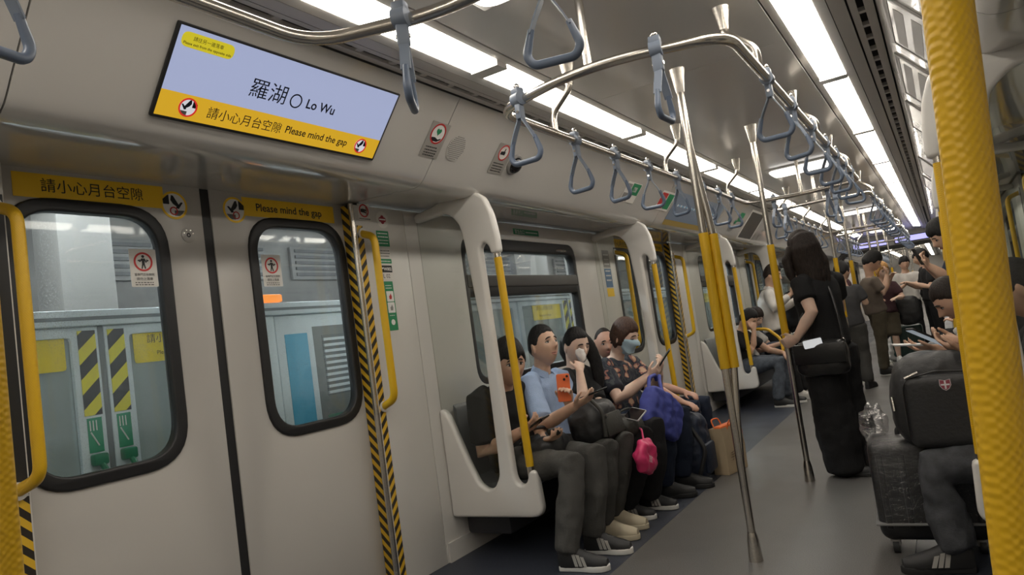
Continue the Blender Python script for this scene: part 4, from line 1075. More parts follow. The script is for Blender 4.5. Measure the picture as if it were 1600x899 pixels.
def hand(bm, wrist, d, n, right, curl=0.5, s=1.0, thumb=0.6, spread=0.0):
    d = V(d).normalized(); n = V(n); n = (n - d*n.dot(d)).normalized()
    th = d.cross(n) if right else n.cross(d)
    w = V(wrist)
    loft(bm, [w - d*0.01*s, w + d*0.022*s, w + d*0.055*s, w + d*0.082*s], [(0.027*s, 0.020*s), (0.034*s, 0.0185*s), (0.041*s, 0.0165*s), (0.040*s, 0.0135*s)], side=th, n=12)
    for off, L, dc in ((0.0305, 0.070, -0.05), (0.0105, 0.079, 0.0), (-0.0105, 0.074, 0.04), (-0.0300, 0.058, 0.1)):
        dd = (d + th*off*6*spread).normalized()
        finger(bm, w + d*0.080*s + th*off*s, dd, n, L*s, max(0.05, curl+dc), 0.0090*s, 0.0070*s)
    b = w + d*0.022*s + th*0.024*s
    p1 = b + (d*0.55 + th*0.75 + n*0.25*thumb).normalized()*0.040*s
    p2 = p1 + (d*0.9 + th*0.15 + n*0.7*thumb).normalized()*0.032*s
    p3 = p2 + (d*0.95 - th*0.1 + n*0.8*thumb).normalized()*0.024*s
    loft(bm, [b - d*0.01*s, b, p1, p2, p3], [0.014*s, 0.0135*s, 0.0105*s, 0.0095*s, 0.0078*s], n=9)

SKIN = {}
def skin(name, c):
    m = mat('skin_'+name, c, 0.48, var=0.10, vscale=14, bump=0.05, bscale=120)
    b = m.node_tree.nodes['Principled BSDF']; b.inputs['Subsurface Weight'].default_value = 0.12; b.inputs['Subsurface Radius'].default_value = (0.012, 0.005, 0.003); b.inputs['Subsurface Scale'].default_value = 0.6
    return m
SK1 = skin('warm', (0.62, 0.40, 0.285)); SK2 = skin('tan', (0.54, 0.335, 0.235)); SK3 = skin('light', (0.68, 0.475, 0.37)); SK4 = skin('ruddy', (0.56, 0.32, 0.235))
LIP = mat('lips', (0.44, 0.20, 0.165), 0.45); EYEW = mat('eye_white', (0.55, 0.52, 0.49), 0.2); IRIS = mat('iris_dark', (0.012, 0.008, 0.006), 0.1)
def hair_mat(name, c):
    m, nt, b = _new('hair_'+name)
    tc = N(nt, 'ShaderNodeTexCoord'); mp = N(nt, 'ShaderNodeMapping'); mp.inputs['Scale'].default_value = (260, 260, 34)
    nz = N(nt, 'ShaderNodeTexNoise'); nz.inputs['Scale'].default_value = 1.0; nz.inputs['Detail'].default_value = 3
    nt.links.new(tc.outputs['Object'], mp.inputs[0]); nt.links.new(mp.outputs[0], nz.inputs['Vector'])
    bp = N(nt, 'ShaderNodeBump'); bp.inputs['Strength'].default_value = 0.8; bp.inputs['Distance'].default_value = 0.004
    nt.links.new(nz.outputs['Fac'], bp.inputs['Height']); nt.links.new(bp.outputs['Normal'], b.inputs['Normal'])
    r = N(nt, 'ShaderNodeValToRGB'); e = r.color_ramp.elements; e[0].position = 0.35; e[1].position = 0.7
    e[0].color = (*[x*0.5 for x in c], 1); e[1].color = (*[min(1, x*1.7) for x in c], 1)
    nt.links.new(nz.outputs['Fac'], r.inputs['Fac']); nt.links.new(r.outputs['Color'], b.inputs['Base Color'])
    b.inputs['Roughness'].default_value = 0.58; b.inputs['Specular IOR Level'].default_value = 0.3
    MATS['hair_'+name] = m; return m
HAIRB = hair_mat('black', (0.011, 0.010, 0.010)); HAIRBR = hair_mat('brown', (0.060, 0.030, 0.019)); HAIRG = hair_mat('dark_brown', (0.021, 0.014, 0.011)); HAIRBL = hair_mat('blond', (0.45, 0.24, 0.08))
def cloth(name, c, rough=0.85, var=0.12, vscale=9, bump=0.25, bscale=160): return mat('cloth_'+name, c, rough, spec=0.2, var=var, vscale=vscale, bump=bump, bscale=bscale)
C_BLACK = cloth('black', (0.019, 0.019, 0.020)); C_CHAR = cloth('charcoal', (0.080, 0.078, 0.073)); C_BLUE = cloth('pale_blue', (0.33, 0.43, 0.62)); C_NAVY = cloth('navy', (0.022, 0.030, 0.052))
C_WHITE = cloth('white', (0.62, 0.60, 0.57)); C_GREY = cloth('grey', (0.085, 0.085, 0.09)); C_DENIM = cloth('denim', (0.095, 0.11, 0.135), var=0.25, vscale=22); C_OLIVE = cloth('olive_brown', (0.10, 0.085, 0.06)); C_PLUM = cloth('plum', (0.06, 0.03, 0.035))
C_DKGREY = cloth('washed_black', (0.070, 0.073, 0.080), var=0.3, vscale=18); C_TAUPE = cloth('taupe', (0.17, 0.14, 0.115))
def floral():
    m, nt, b = _new('cloth_floral')
    tc = N(nt, 'ShaderNodeTexCoord'); vo = N(nt, 'ShaderNodeTexVoronoi'); vo.inputs['Scale'].default_value = 13
    nz = N(nt, 'ShaderNodeTexNoise'); nz.inputs['Scale'].default_value = 38; nz.inputs['Detail'].default_value = 3
    nt.links.new(tc.outputs['Object'], vo.inputs['Vector']); nt.links.new(tc.outputs['Object'], nz.inputs['Vector'])
    v = math_node(nt, 'ADD', vo.outputs['Distance'], math_node(nt, 'MULTIPLY', nz.outputs['Fac'], 0.55))
    r = N(nt, 'ShaderNodeValToRGB'); e = r.color_ramp.elements; r.color_ramp.interpolation = 'CONSTANT'
    e[0].position = 0.0; e[0].color = (0.50, 0.33, 0.22, 1); e[1].position = 0.54; e[1].color = (0.30, 0.13, 0.10, 1)
    k = e.new(0.635); k.color = (0.018, 0.021, 0.034, 1); k = e.new(0.80); k.color = (0.05, 0.055, 0.06, 1); k = e.new(0.9); k.color = (0.018, 0.021, 0.034, 1)
    nt.links.new(v, r.inputs['Fac']); nt.links.new(r.outputs['Color'], b.inputs['Base Color']); b.inputs['Roughness'].default_value = 0.8
    MATS['cloth_floral'] = m; return m
C_FLORAL = floral()
SH_BLACK = mat('shoe_black', (0.018, 0.018, 0.019), 0.55, bump=0.1); SH_WHITE = mat('shoe_white', (0.66, 0.64, 0.60), 0.5); SH_CREAM = mat('shoe_cream', (0.50, 0.44, 0.32), 0.6, var=0.15); SOLEW = mat('sole_white', (0.68, 0.67, 0.64), 0.5); SOLEB = mat('sole_black', (0.02, 0.02, 0.02), 0.6)

def shoe(root, heel, toe_dir, s=1.0, upper=None, sole=None, stripes=None, toe_cap=None, laces=True, name='shoe'):
    """heel: point on the floor under the heel"""
    t = V(toe_dir); t.z = 0; t.normalize(); sd = Vector((-t.y, t.x, 0)); h = V(heel) - root.location
    m = Matrix((t, sd, Vector((0, 0, 1)))).transposed().to_4x4(); m.translation = h
    L = 0.275*s
    out = [Vector((x*L, y*s)) for x, y in ((0, -0.02), (0.03, -0.031), (0.2, -0.034), (0.45, -0.036), (0.68, -0.047), (0.86, -0.043), (0.97, -0.022), (1.0, 0.0), (0.97, 0.022), (0.86, 0.040), (0.68, 0.043), (0.45, 0.033), (0.2, 0.033), (0.03, 0.030), (0, 0.02))]
    so = plate([out], 0.030*s, 0.004, 2); so.transform(m @ Matrix.Translation((0, 0, 0.0155*s)))
    bm = bmesh.new()
    xs = ((0.010, 0.026, 0.030, 0.088), (0.06, 0.033, 0.034, 0.100), (0.16, 0.036, 0.030, 0.108), (0.27, 0.037, 0.028, 0.106), (0.40, 0.037, 0.026, 0.092), (0.55, 0.040, 0.025, 0.070), (0.72, 0.044, 0.024, 0.053), (0.86, 0.039, 0.023, 0.043), (0.96, 0.023, 0.022, 0.033))
    rings = []
    for x, w, z0, hh in xs:
        rg = []
        for j in range(16):
            a = 2*math.pi*j/16; yy = math.cos(a)*w*s; zz = math.sin(a)
            rg.append(bm.verts.new((x*L, yy, (0.026 + (hh if zz > 0 else 0.012)*abs(zz)**0.8*(1 if zz > 0 else -1))*s)))
        rings.append(rg)
    for a, b in zip(rings[:-1], rings[1:]):
        for j in range(16): bm.faces.new((a[j], a[(j+1) % 16], b[(j+1) % 16], b[j]))
    bm.faces.new(rings[0]); bm.faces.new(rings[-1])
    me = bm_mesh(bm); me.transform(m)
    o = link(name, me, upper or SH_BLACK, root, 60)
    link('sole', so, sole or SOLEW, o, 40)
    if laces:
        for k in range(4):
            x = (0.34+0.07*k)*L; z = (0.026+0.099-0.018*k)*s
            b = bmesh.new(); tube(b, [(x, -0.020*s, z-0.008*s), (x+0.006, 0, z+0.002*s), (x+0.002, 0.020*s, z-0.008*s)], 0.0032*s, 6); me = bm_mesh(b); me.transform(m); link('lace', me, stripes or SH_WHITE if upper is not SH_BLACK else C_BLACK, o, 60)
    if stripes:
        for q in (-1, 1):
            for k in range(3):
                x = (0.34+0.085*k)*L
                b = bmesh.new(); vs_ = []
                for dx, z, yy in ((0.006, 0.032, 0.0395), (0.020, 0.032, 0.0405), (0.006, 0.095-0.010*k, 0.0275), (-0.009, 0.098-0.010*k, 0.0265)):
                    vs_.append(b.verts.new((x+dx*s*1.3 - 0.0, q*(yy+0.0055)*s, z*s)))
                f = b.faces.new(vs_); bmesh.ops.solidify(b, geom=[f], thickness=0.002)
                me = bm_mesh(b); me.transform(m); link('stripe', me, stripes, o)
    return o

def person(label, P, cat='person', name='person'):
    up = Vector((0, 0, 1)); F = V(P['face']).normalized(); S = F.cross(up).normalized()     # S = the person's right hand side
    pel, neck, hc = V(P['pelvis']), V(P['neck']), V(P['head'])
    s, hs, gth = P.get('s', 1.0), P.get('hs', 1.0), P.get('girth', 1.0)
    vox = P.get('voxel', 0.008); sk = P.get('skin', SK1)
    base = V(P.get('base', (pel.x, pel.y, 0)))
    root = empty(name, base); inv = Matrix.Translation(-base)
    tag(root, label, cat, P.get('group'))
    def add(nm_, me, m, parent=None):
        me.transform(inv); return link(nm_, me, m, parent or root)
    ax = neck - pel; L = ax.length; spine = ax.normalized()
    back = P.get('slump', 0.03)
    S2 = (S - spine*S.dot(spine)).normalized(); Fn = spine.cross(S2)*-1; Fn = S2.cross(spine)*-1
    if Fn.dot(F) < 0: Fn = -Fn
    def sp(t): return pel + ax*t - F*back*math.sin(math.pi*max(0, min(1, t)))
    sh = {}
    for q, k in ((1, 'R'), (-1, 'L')):
        sh[k] = V(P['sh'+k]) if 'sh'+k in P else neck + S*q*0.168*s - spine*0.055*s
    hipw = 0.088*s*gth
    TOR = [(-0.16, 0.115, 0.085), (0.0, 0.163, 0.118), (0.22, 0.150, 0.108), (0.45, 0.152, 0.108), (0.70, 0.166, 0.112), (0.86, 0.150, 0.092), (0.95, 0.10, 0.070), (1.02, 0.057, 0.058)]
    def torso(bm, inf, t0=-1, t1=2, gg=1.0):
        pts, rr = [], []
        for t, a, b in TOR:
            if t0 <= t <= t1:
                pts.append(sp(t)); belly = P.get('belly', 0.0)*g(t, 0.25, 0.28)
                rr.append(((a*gth*gg)*s+inf, (b*gth*gg + belly)*s+inf))
        loft(bm, pts, rr, side=S2, n=20)
    def arm_r(i): return (0.048, 0.040, 0.026)[i]*s*P.get('armg', 1.0)
    # ---- body
    bm = bmesh.new(); torso(bm, -0.004)
    hm = head_matrix(hc, P['look'], P.get('tilt', 0.0))
    k = hs
    hback = hm.to_3x3() @ Vector((0, -0.022, -0.055))*k
    loft(bm, [neck - spine*0.04, neck + (hc+hback-neck)*0.45, hc + hback, hc + hback*0.4], [(0.060*s, 0.060*s), (0.052*s, 0.054*s), (0.053*k, 0.056*k), (0.05*k, 0.05*k)], side=S, n=14)
    grid_sphere(bm, lambda d: skull(d, k), hm, 48, 40)
    for q in (-1, 1):
        e = hm @ (Vector((q*0.0755, -0.008, -0.004))*k)
        me_ = hm.to_3x3().to_4x4(); bmesh.ops.create_uvsphere(bm, u_segments=10, v_segments=8, radius=1, matrix=Matrix.Translation(e) @ me_ @ Matrix.Rotation(R(-q*22), 4, 'Z') @ Matrix.Diagonal((0.008*k, 0.019*k, 0.031*k, 1)))
    for kk in ('R', 'L'):
        A = P.get('arm'+kk)
        if A is None: continue
        el, wr = V(A['elbow']), V(A['wrist'])
        loft(bm, [sh[kk] + (neck-sh[kk])*0.25, sh[kk], sh[kk]*0.55+el*0.45, el, el*0.65+wr*0.35, wr], [arm_r(0)*0.95, arm_r(0)*1.08, arm_r(0)*0.95, arm_r(1), arm_r(1)*1.02, arm_r(2)], n=14)
        if not A.get('nohand'):
            hand(bm, wr, A.get('d', wr-el), A.get('n', (0, 0, -1)), kk == 'R', A.get('curl', 0.5), s*A.get('hs', 0.98), A.get('thumb', 0.6))
    hips = {}
    for q, kk in ((1, 'R'), (-1, 'L')):
        G = P.get('leg'+kk)
        if G is None: continue
        hp = pel + S*q*hipw - up*0.02*s; hips[kk] = hp; kn, an = V(G['knee']), V(G['ankle'])
        loft(bm, [hp, hp*0.5+kn*0.5, kn, kn*0.62+an*0.38, an, an - up*0.05], [0.080*s, 0.068*s, 0.050*s, 0.050*s, 0.031*s, 0.026*s], n=14)
        td = V(G.get('toe', F)); td.z = 0; td.normalize()
        loft(bm, [an - up*0.035, an - up*0.055 + td*0.07, an - up*0.070 + td*0.15], [0.025*s, 0.022*s, 0.016*s], n=10)
    me = remesh(bm, P.get('bvox', vox), 1)
    me.materials.append(sk)
    me.transform(inv); o = bpy.data.objects.new('body', me); COL.objects.link(o); o.parent = root
    # ---- face details
    if P.get('eyes', True):
        for q in (-1, 1):
            d = Vector((q*0.37, 0.92, 0.045)).normalized(); p = skull(d, k)
            closed = P.get('closed', False)
            bm = bmesh.new()
            mm = hm @ Matrix.Translation(p + Vector((0, 0.0005*k, 0))) @ Matrix.Rotation(R(-q*14), 4, 'Z') @ Matrix.Rotation(R(q*4), 4, 'Y')
            if not closed:
                bmesh.ops.create_uvsphere(bm, u_segments=14, v_segments=8, radius=1, matrix=mm @ Matrix.Diagonal((0.0160*k, 0.0080*k, 0.0064*k, 1))); e = add('eye', bm_mesh(bm), EYEW); shade(e.data, 180)
                bm = bmesh.new(); gz = P.get('gaze', (0, 0)); bmesh.ops.create_uvsphere(bm, u_segments=12, v_segments=8, radius=1, matrix=mm @ Matrix.Translation((gz[0]*0.005*k, 0.0040*k, gz[1]*0.002*k)) @ Matrix.Diagonal((0.0068*k, 0.0050*k, 0.0064*k, 1))); add('iris', bm_mesh(bm), IRIS, e)
            bm = bmesh.new()
            zz = 0.0066 if not closed else -0.0010
            arc = [mm @ (Vector((x*0.0175, 0.0062 - 0.0045*x*x, zz - 0.0045*x*x if not closed else zz + 0.003*x*x))*k) for x in (-1, -0.5, 0, 0.5, 1)]
            tube(bm, arc, [0.0012*k, 0.0022*k, 0.0025*k, 0.0022*k, 0.0012*k], 6); add('eyelid', bm_mesh(bm), HAIRB)
            bm = bmesh.new(); pts = []
            for x in (-1, -0.4, 0.2, 0.7, 1):
                dd = Vector((q*(0.38+0.22*x), 0.9, 0.225 + 0.03*(1-x*x) - 0.02*x)).normalized(); pts.append(hm @ (skull(dd, k) + Vector((0, 0.0022*k, 0))))
            tube(bm, pts, [0.0030*k, 0.0040*k, 0.0040*k, 0.0032*k, 0.0014*k], 6); add('eyebrow', bm_mesh(bm), P.get('brow', HAIRB))
    if P.get('lips', True):
        gape = P.get('gape', 0.0)
        for zc, amp, rr, nm_ in ((-0.500, 0.014, 0.0040, 'upper_lip'), (-0.585-gape, -0.012, 0.0050, 'lower_lip')):
            pts, rad = [], []
            for i_ in range(9):
                u = -1+i_/4.0; dd = Vector((u*0.30, 0.86, (zc*(1-u*u) + (-0.535)*u*u) + amp*(1-u*u)*(1 if nm_[0] == 'l' else abs(u)**0.5))).normalized()
                q_ = skull(dd, k); pts.append(hm @ (q_ - Vector((0, 0.0012, 0))*k)); rad.append(rr*k*(0.30+0.70*(1-u*u)))
            bm = bmesh.new(); tube(bm, pts, rad, 8); me = bm_mesh(bm); shade(me, 180); add(nm_, me, LIP)
    H = P.get('hair')
    if H:
        me = hair_mesh(hm, k, H); add('hair', me, H.get('mat', HAIRB))
    if P.get('mask'):
        bm = bmesh.new()
        def mfn(d):
            p = skull(d, k); m_ = sstep(0.10, -0.02, d.z)*sstep(-1.02, -0.90, d.z)*sstep(0.02, 0.22, d.y)
            q_ = p.copy(); q_.y = max(q_.y, 0.072*k*(1-0.9*abs(d.x)**3)) if d.z > -0.8 else q_.y
            return p*(0.93)*(1-m_) + (q_*1.05)*m_
        grid_sphere(bm, mfn, hm, 44, 36); me = bm_mesh(bm); shade(me, 60); mk = add('face_mask', me, mat('mask_blue', (0.42, 0.58, 0.68), 0.8, bump=0.2, bscale=60))
        for q in (-1, 1):
            b = bmesh.new(); tube(b, [hm @ (Vector((q*0.060, 0.055, z))*k) for z in (-0.012,)] + [hm @ (Vector((q*0.079, 0.015, -0.008))*k), hm @ (Vector((q*0.082, -0.012, 0.010))*k)], 0.0016, 6); add('ear_loop', bm_mesh(b), WHITE, mk)
    # ---- clothes
    if P.get('shirt'):
        bm = bmesh.new(); torso(bm, 0.020, P.get('shirt_t0', -0.05), 0.96, P.get('loose', 1.03))
        sl = P.get('sleeve', 0.62)
        for kk in ('R', 'L'):
            A = P.get('arm'+kk)
            if A is None: continue
            el, wr = V(A['elbow']), V(A['wrist']); r0 = arm_r(0)
            st = sh[kk] + (neck-sh[kk])*0.35
            if sl <= 1.0:
                e = sh[kk] + (el-sh[kk])*sl
                loft(bm, [st, sh[kk], sh[kk]*0.5+e*0.5, e], [r0*1.15, r0*1.22+0.008, r0*1.16+0.009, r0*1.12+0.012], n=14)
            else:
                f = sl-1.0; e = el + (wr-el)*f
                loft(bm, [st, sh[kk], sh[kk]*0.5+el*0.5, el, el*0.5+e*0.5, e], [r0*1.15, r0*1.22+0.008, r0*1.12+0.010, arm_r(1)+0.016, arm_r(1)+0.014, arm_r(2)+0.014], n=14)
        me = remesh(bm, vox*1.25, 4, P.get('folds', 0.014), 0.10); add('shirt', me, P['shirt'])
        if P.get('collar'):
            for q in (-1, 1):
                c0 = neck + (hc-neck)*0.10
                bm = bmesh.new()
                a = [c0 - F*0.058*s + up*0.030, c0 + S*q*0.058*s + up*0.018, c0 + S*q*0.030*s + F*0.066*s - up*0.022, c0 + S*q*0.052*s + F*0.080*s - up*0.065, c0 + S*q*0.085*s + F*0.035*s - up*0.035, c0 + S*q*0.068*s - F*0.045*s - up*0.006, c0 - F*0.078*s - up*0.004]
                vs_ = [bm.verts.new(v) for v in a]
                fs = [bm.faces.new((vs_[0], vs_[1], vs_[5], vs_[6])), bm.faces.new((vs_[1], vs_[2], vs_[4], vs_[5])), bm.faces.new((vs_[2], vs_[3], vs_[4]))]
                bmesh.ops.recalc_face_normals(bm, faces=bm.faces); bmesh.ops.solidify(bm, geom=fs, thickness=0.006)
                me = bm_mesh(bm); shade(me, 50); add('collar', me, P['shirt'])
    if P.get('pants'):
        bm = bmesh.new(); torso(bm, 0.010, -0.2, 0.24, P.get('pants_g', 0.97))
        wl_ = P.get('leg_w', 1.0); pl = P.get('pants_len', 1.97)
        for kk in ('R', 'L'):
            G = P.get('leg'+kk)
            if G is None: continue
            hp, kn, an = hips[kk], V(G['knee']), V(G['ankle'])
            if pl <= 1.0:
                e = hp + (kn-hp)*pl; loft(bm, [hp, hp*0.5+e*0.5, e], [0.096*s*wl_, 0.090*s*wl_, 0.088*s*wl_], n=16)
            else:
                e = kn + (an-kn)*(pl-1.0)*1.06
                loft(bm, [hp, hp*0.5+kn*0.5, kn, kn*0.55+e*0.45, e], [0.094*s*wl_, 0.083*s*wl_*P.get('knee_w', 1.0)**0.5, 0.068*s*wl_*P.get('knee_w', 1.0), 0.066*s*wl_*P.get('flare', 1.0), 0.058*s*wl_*P.get('flare', 1.0)], n=16)
        me = remesh(bm, vox*1.25, 4, P.get('pfolds', 0.018), 0.085); add('trousers', me, P['pants'])
    if P.get('shoes'):
        for kk in ('R', 'L'):
            G = P.get('leg'+kk)
            if G is None: continue
            td = V(G.get('toe', F)); td.z = 0; td.normalize(); an = V(G['ankle'])
            shoe(root, Vector((an.x, an.y, G.get('floor', 0.0))) - td*0.055*s, td, s*P.get('shoe_s', 0.98), *P['shoes'])
    return root, hm, inv

def slab_phone(root, inv, c, right, upv, w=0.074, h=0.155, back=None, glow=None, name='phone'):
    pass
def phone(label, c, right, upv, body, w=0.073, h=0.152, screen=None, lens=False, group=None):
    """a phone held in a hand is a thing of its own; its screen faces right x up"""
    mx = frame_mx((0, 0, 0), right, upv); r = empty('phone', c); r.rotation_euler = mx.to_euler()
    link('phone_body', plate([rrect(-w/2, -h/2, w/2, h/2, 0.011, 4)], 0.009, 0.003, 2), body, r, 40)
    me = plate([rrect(-w/2+0.004, -h/2+0.004, w/2-0.004, h/2-0.004, 0.008, 4)], 0.0006); me.transform(Matrix.Translation((0, 0, 0.0048))); link('phone_screen', me, screen or mat('phone_glass', (0.01, 0.011, 0.014), 0.08), r)
    if lens:
        me = plate([rrect(-w/2+0.006, h/2-0.040, -w/2+0.040, h/2-0.006, 0.009, 4)], 0.003, 0.001, 1); me.transform(Matrix.Translation((0, 0, -0.0055))); b = link('camera_bump', me, body, r, 40)
        for x, y in ((-w/2+0.015, h/2-0.015), (-w/2+0.031, h/2-0.031)):
            bm = bmesh.new(); tube(bm, [(x, y, -0.004), (x, y, -0.0085)], 0.0068, 14); link('lens', bm_mesh(bm), IRIS, b, 40)
    tag(r, label, 'phone', group)
    return r
PH_BLACK = mat('phone_black', (0.012, 0.012, 0.013), 0.25); PH_ORANGE = mat('phone_orange', (0.75, 0.16, 0.05), 0.45); PH_WHITE = mat('phone_white', (0.6, 0.6, 0.6), 0.3)
PH_SCREEN = mat('phone_lit', (0.05, 0.06, 0.08), 0.1, emit=0.35, ecol=(0.5, 0.58, 0.65))
# ------------------------------------------------------------------ passengers on the nearest left bench
FX = (1, 0, 0)
SHORT = dict(mat=HAIRB, front=0.46, side=-0.02, back=-0.50, thick=0.09)
person('seated man in black shirt behind the glass of the first draught screen', dict(bvox=0.0052,
    face=FX, pelvis=(-2.15, 3.36, 0.46), neck=(-2.17, 3.30, 0.86), head=(-2.09, 3.285, 0.985), look=(0.80, -0.58, -0.16), s=0.93, hs=1.10, voxel=0.0065, skin=SK2,
    shR=(-2.225, 3.135, 0.82), shL=(-2.14, 3.46, 0.81), girth=1.12, armg=1.1,
    armR=dict(elbow=(-2.225, 3.12, 0.53), wrist=(-1.965, 3.115, 0.635), d=(0.75, 0.12, 0.35), n=(-0.3, 0.5, 0.8), curl=0.55),
    armL=dict(elbow=(-2.03, 3.42, 0.575), wrist=(-1.87, 3.17, 0.575), d=(0.8, -0.25, 0.15), n=(0, 0.1, 1), curl=0.5),
    legR=dict(knee=(-1.655, 3.035, 0.475), ankle=(-1.70, 2.955, 0.10), toe=(0.95, 0.12, 0)), legL=dict(knee=(-1.625, 3.24, 0.47), ankle=(-1.685, 3.20, 0.10), toe=(0.97, 0.1, 0)),
    hair=dict(mat=HAIRB, front=0.30, side=-0.12, back=-0.55, thick=0.15, jag=0.9, rough=0.02), shirt=C_BLACK, sleeve=0.78, pants=C_CHAR, shoes=(SH_BLACK, SOLEW, SH_WHITE), slump=0.05, leg_w=1.12, gaze=(0.2, -0.3)))
person('seated man in pale blue collared shirt looking up', dict(bvox=0.0050,
    face=FX, pelvis=(-2.10, 3.70, 0.46), neck=(-2.12, 3.67, 0.895), head=(-2.075, 3.665, 1.045), look=(0.93, -0.34, 0.20), s=0.92, hs=1.04, voxel=0.0065, skin=SK1,
    shR=(-2.11, 3.50, 0.85), shL=(-2.09, 3.84, 0.84),
    armR=dict(elbow=(-1.95, 3.33, 0.625), wrist=(-1.68, 3.20, 0.735), d=(0.85, 0.05, 0.35), n=(-0.25, 0.3, 0.9), curl=0.35),
    armL=dict(elbow=(-1.93, 3.72, 0.61), wrist=(-1.85, 3.45, 0.72), d=(0.15, -0.25, 0.9), n=(0.1, -0.95, -0.1), curl=0.75),
    legR=dict(knee=(-1.64, 3.42, 0.47), ankle=(-1.73, 3.42, 0.10), toe=(0.96, 0.05, 0)), legL=dict(knee=(-1.62, 3.60, 0.47), ankle=(-1.75, 3.60, 0.10), toe=(0.96, 0.05, 0)),
    hair=dict(mat=HAIRB, front=0.52, side=0.02, back=-0.42, thick=0.085, jag=0.35), shirt=C_BLUE, sleeve=0.85, collar=True, pants=C_CHAR, shoes=(SH_CREAM, SH_CREAM, None), gaze=(0.1, 0.5), gape=0.03, leg_w=1.1))
w3, hm3, inv3 = person('seated woman in black wiping her face with a tissue', dict(bvox=0.0052,
    face=FX, pelvis=(-2.10, 4.12, 0.46), neck=(-2.12, 4.09, 0.87), head=(-2.07, 4.075, 1.01), look=(0.86, -0.46, -0.24), s=0.87, hs=1.02, voxel=0.0065, skin=SK3, closed=True,
    shR=(-2.11, 3.94, 0.825), shL=(-2.10, 4.25, 0.82),
    armR=dict(elbow=(-1.885, 3.71, 0.665), wrist=(-1.93, 3.80, 0.87), d=(-0.25, 0.72, 0.62), n=(-0.7, 0.5, -0.4), curl=0.9),
    armL=dict(elbow=(-1.93, 4.02, 0.58), wrist=(-1.77, 3.74, 0.585), d=(0.85, -0.35, -0.15), n=(0, 0, -1), curl=0.25),
    legR=dict(knee=(-1.60, 3.80, 0.46), ankle=(-1.76, 3.77, 0.10), toe=(0.95, 0.1, 0)), legL=dict(knee=(-1.57, 3.95, 0.48), ankle=(-1.70, 3.98, 0.10), toe=(0.96, 0.05, 0)),
    hair=dict(mat=HAIRB, front=0.50, side=0.05, back=-0.75, thick=0.06, jag=0.1), shirt=C_BLACK, sleeve=0.7, pants=C_BLACK, shoes=(SH_BLACK, SOLEW, SH_WHITE), leg_w=1.25, flare=1.35))
def hair_lock(root, pts, rad, m, side=None, name='long_hair'):
    bm = bmesh.new(); loft(bm, [V(p) for p in pts], rad, side=side, n=14)
    me = remesh(bm, 0.009, 3, 0.004, 0.03); me.transform(Matrix.Translation(-root.location)); return link(name, me, m, root)
hair_lock(w3, [(-2.06, 4.13, 1.08), (-2.015, 4.155, 1.0), (-1.995, 4.17, 0.90), (-1.985, 4.17, 0.78), (-1.985, 4.16, 0.68)], [(0.022, 0.045), (0.022, 0.045), (0.024, 0.045), (0.022, 0.038), (0.008, 0.02)], HAIRB)
hair_lock(w3, [(-2.13, 4.11, 1.05), (-2.16, 4.13, 0.98), (-2.14, 4.17, 0.88), (-2.08, 4.20, 0.76), (-2.05, 4.20, 0.66)], [(0.06, 0.07), (0.055, 0.075), (0.05, 0.06), (0.03, 0.045), (0.015, 0.03)], HAIRB)
def tissue(label, c, r=0.032):
    bm = bmesh.new(); bmesh.ops.create_icosphere(bm, subdivisions=3, radius=r)
    for v in bm.verts: v.co += v.co.normalized()*r*(0.45*noise.noise(v.co*42) + 0.25*noise.noise(v.co*110)); v.co.z *= 1.3; v.co.y *= 0.65
    o = link('tissue', bm_mesh(bm), mat('tissue_white', (0.72, 0.68, 0.65), 0.9), None, 180); o.location = c; tag(o, label, 'tissue')
tissue('crumpled white tissue held to the seated woman\'s cheek', (-1.955, 3.905, 0.955))
person('seated woman in floral top and pale blue face mask', dict(bvox=0.0058,
    face=FX, pelvis=(-2.06, 4.56, 0.46), neck=(-2.03, 4.57, 0.875), head=(-1.93, 4.55, 1.015), look=(0.96, -0.18, -0.30), s=0.93, hs=1.05, girth=1.15, belly=0.03, voxel=0.007, skin=SK3,
    shR=(-2.05, 4.38, 0.835), shL=(-2.00, 4.77, 0.82), armg=1.15,
    armR=dict(elbow=(-1.92, 4.28, 0.625), wrist=(-1.735, 4.38, 0.745), d=(0.7, 0.5, 0.45), n=(-0.5, 0.5, 0.4), curl=0.55),
    armL=dict(elbow=(-1.82, 4.68, 0.61), wrist=(-1.70, 4.50, 0.755), d=(0.45, -0.2, 0.8), n=(-0.8, -0.2, 0.5), curl=0.6),
    legR=dict(knee=(-1.60, 4.22, 0.47), ankle=(-1.68, 4.22, 0.10), toe=(0.93, 0.25, 0)), legL=dict(knee=(-1.58, 4.46, 0.47), ankle=(-1.64, 4.46, 0.10), toe=(0.95, 0.15, 0)),
    hair=dict(mat=HAIRBR, front=0.40, side=-0.45, back=-0.85, thick=0.15, jag=0.3), brow=HAIRBR, shirt=C_FLORAL, sleeve=0.72, pants=C_NAVY, shoes=(SH_BLACK, SOLEB, None), mask=True, lips=False, closed=True, leg_w=1.2, folds=0.02))
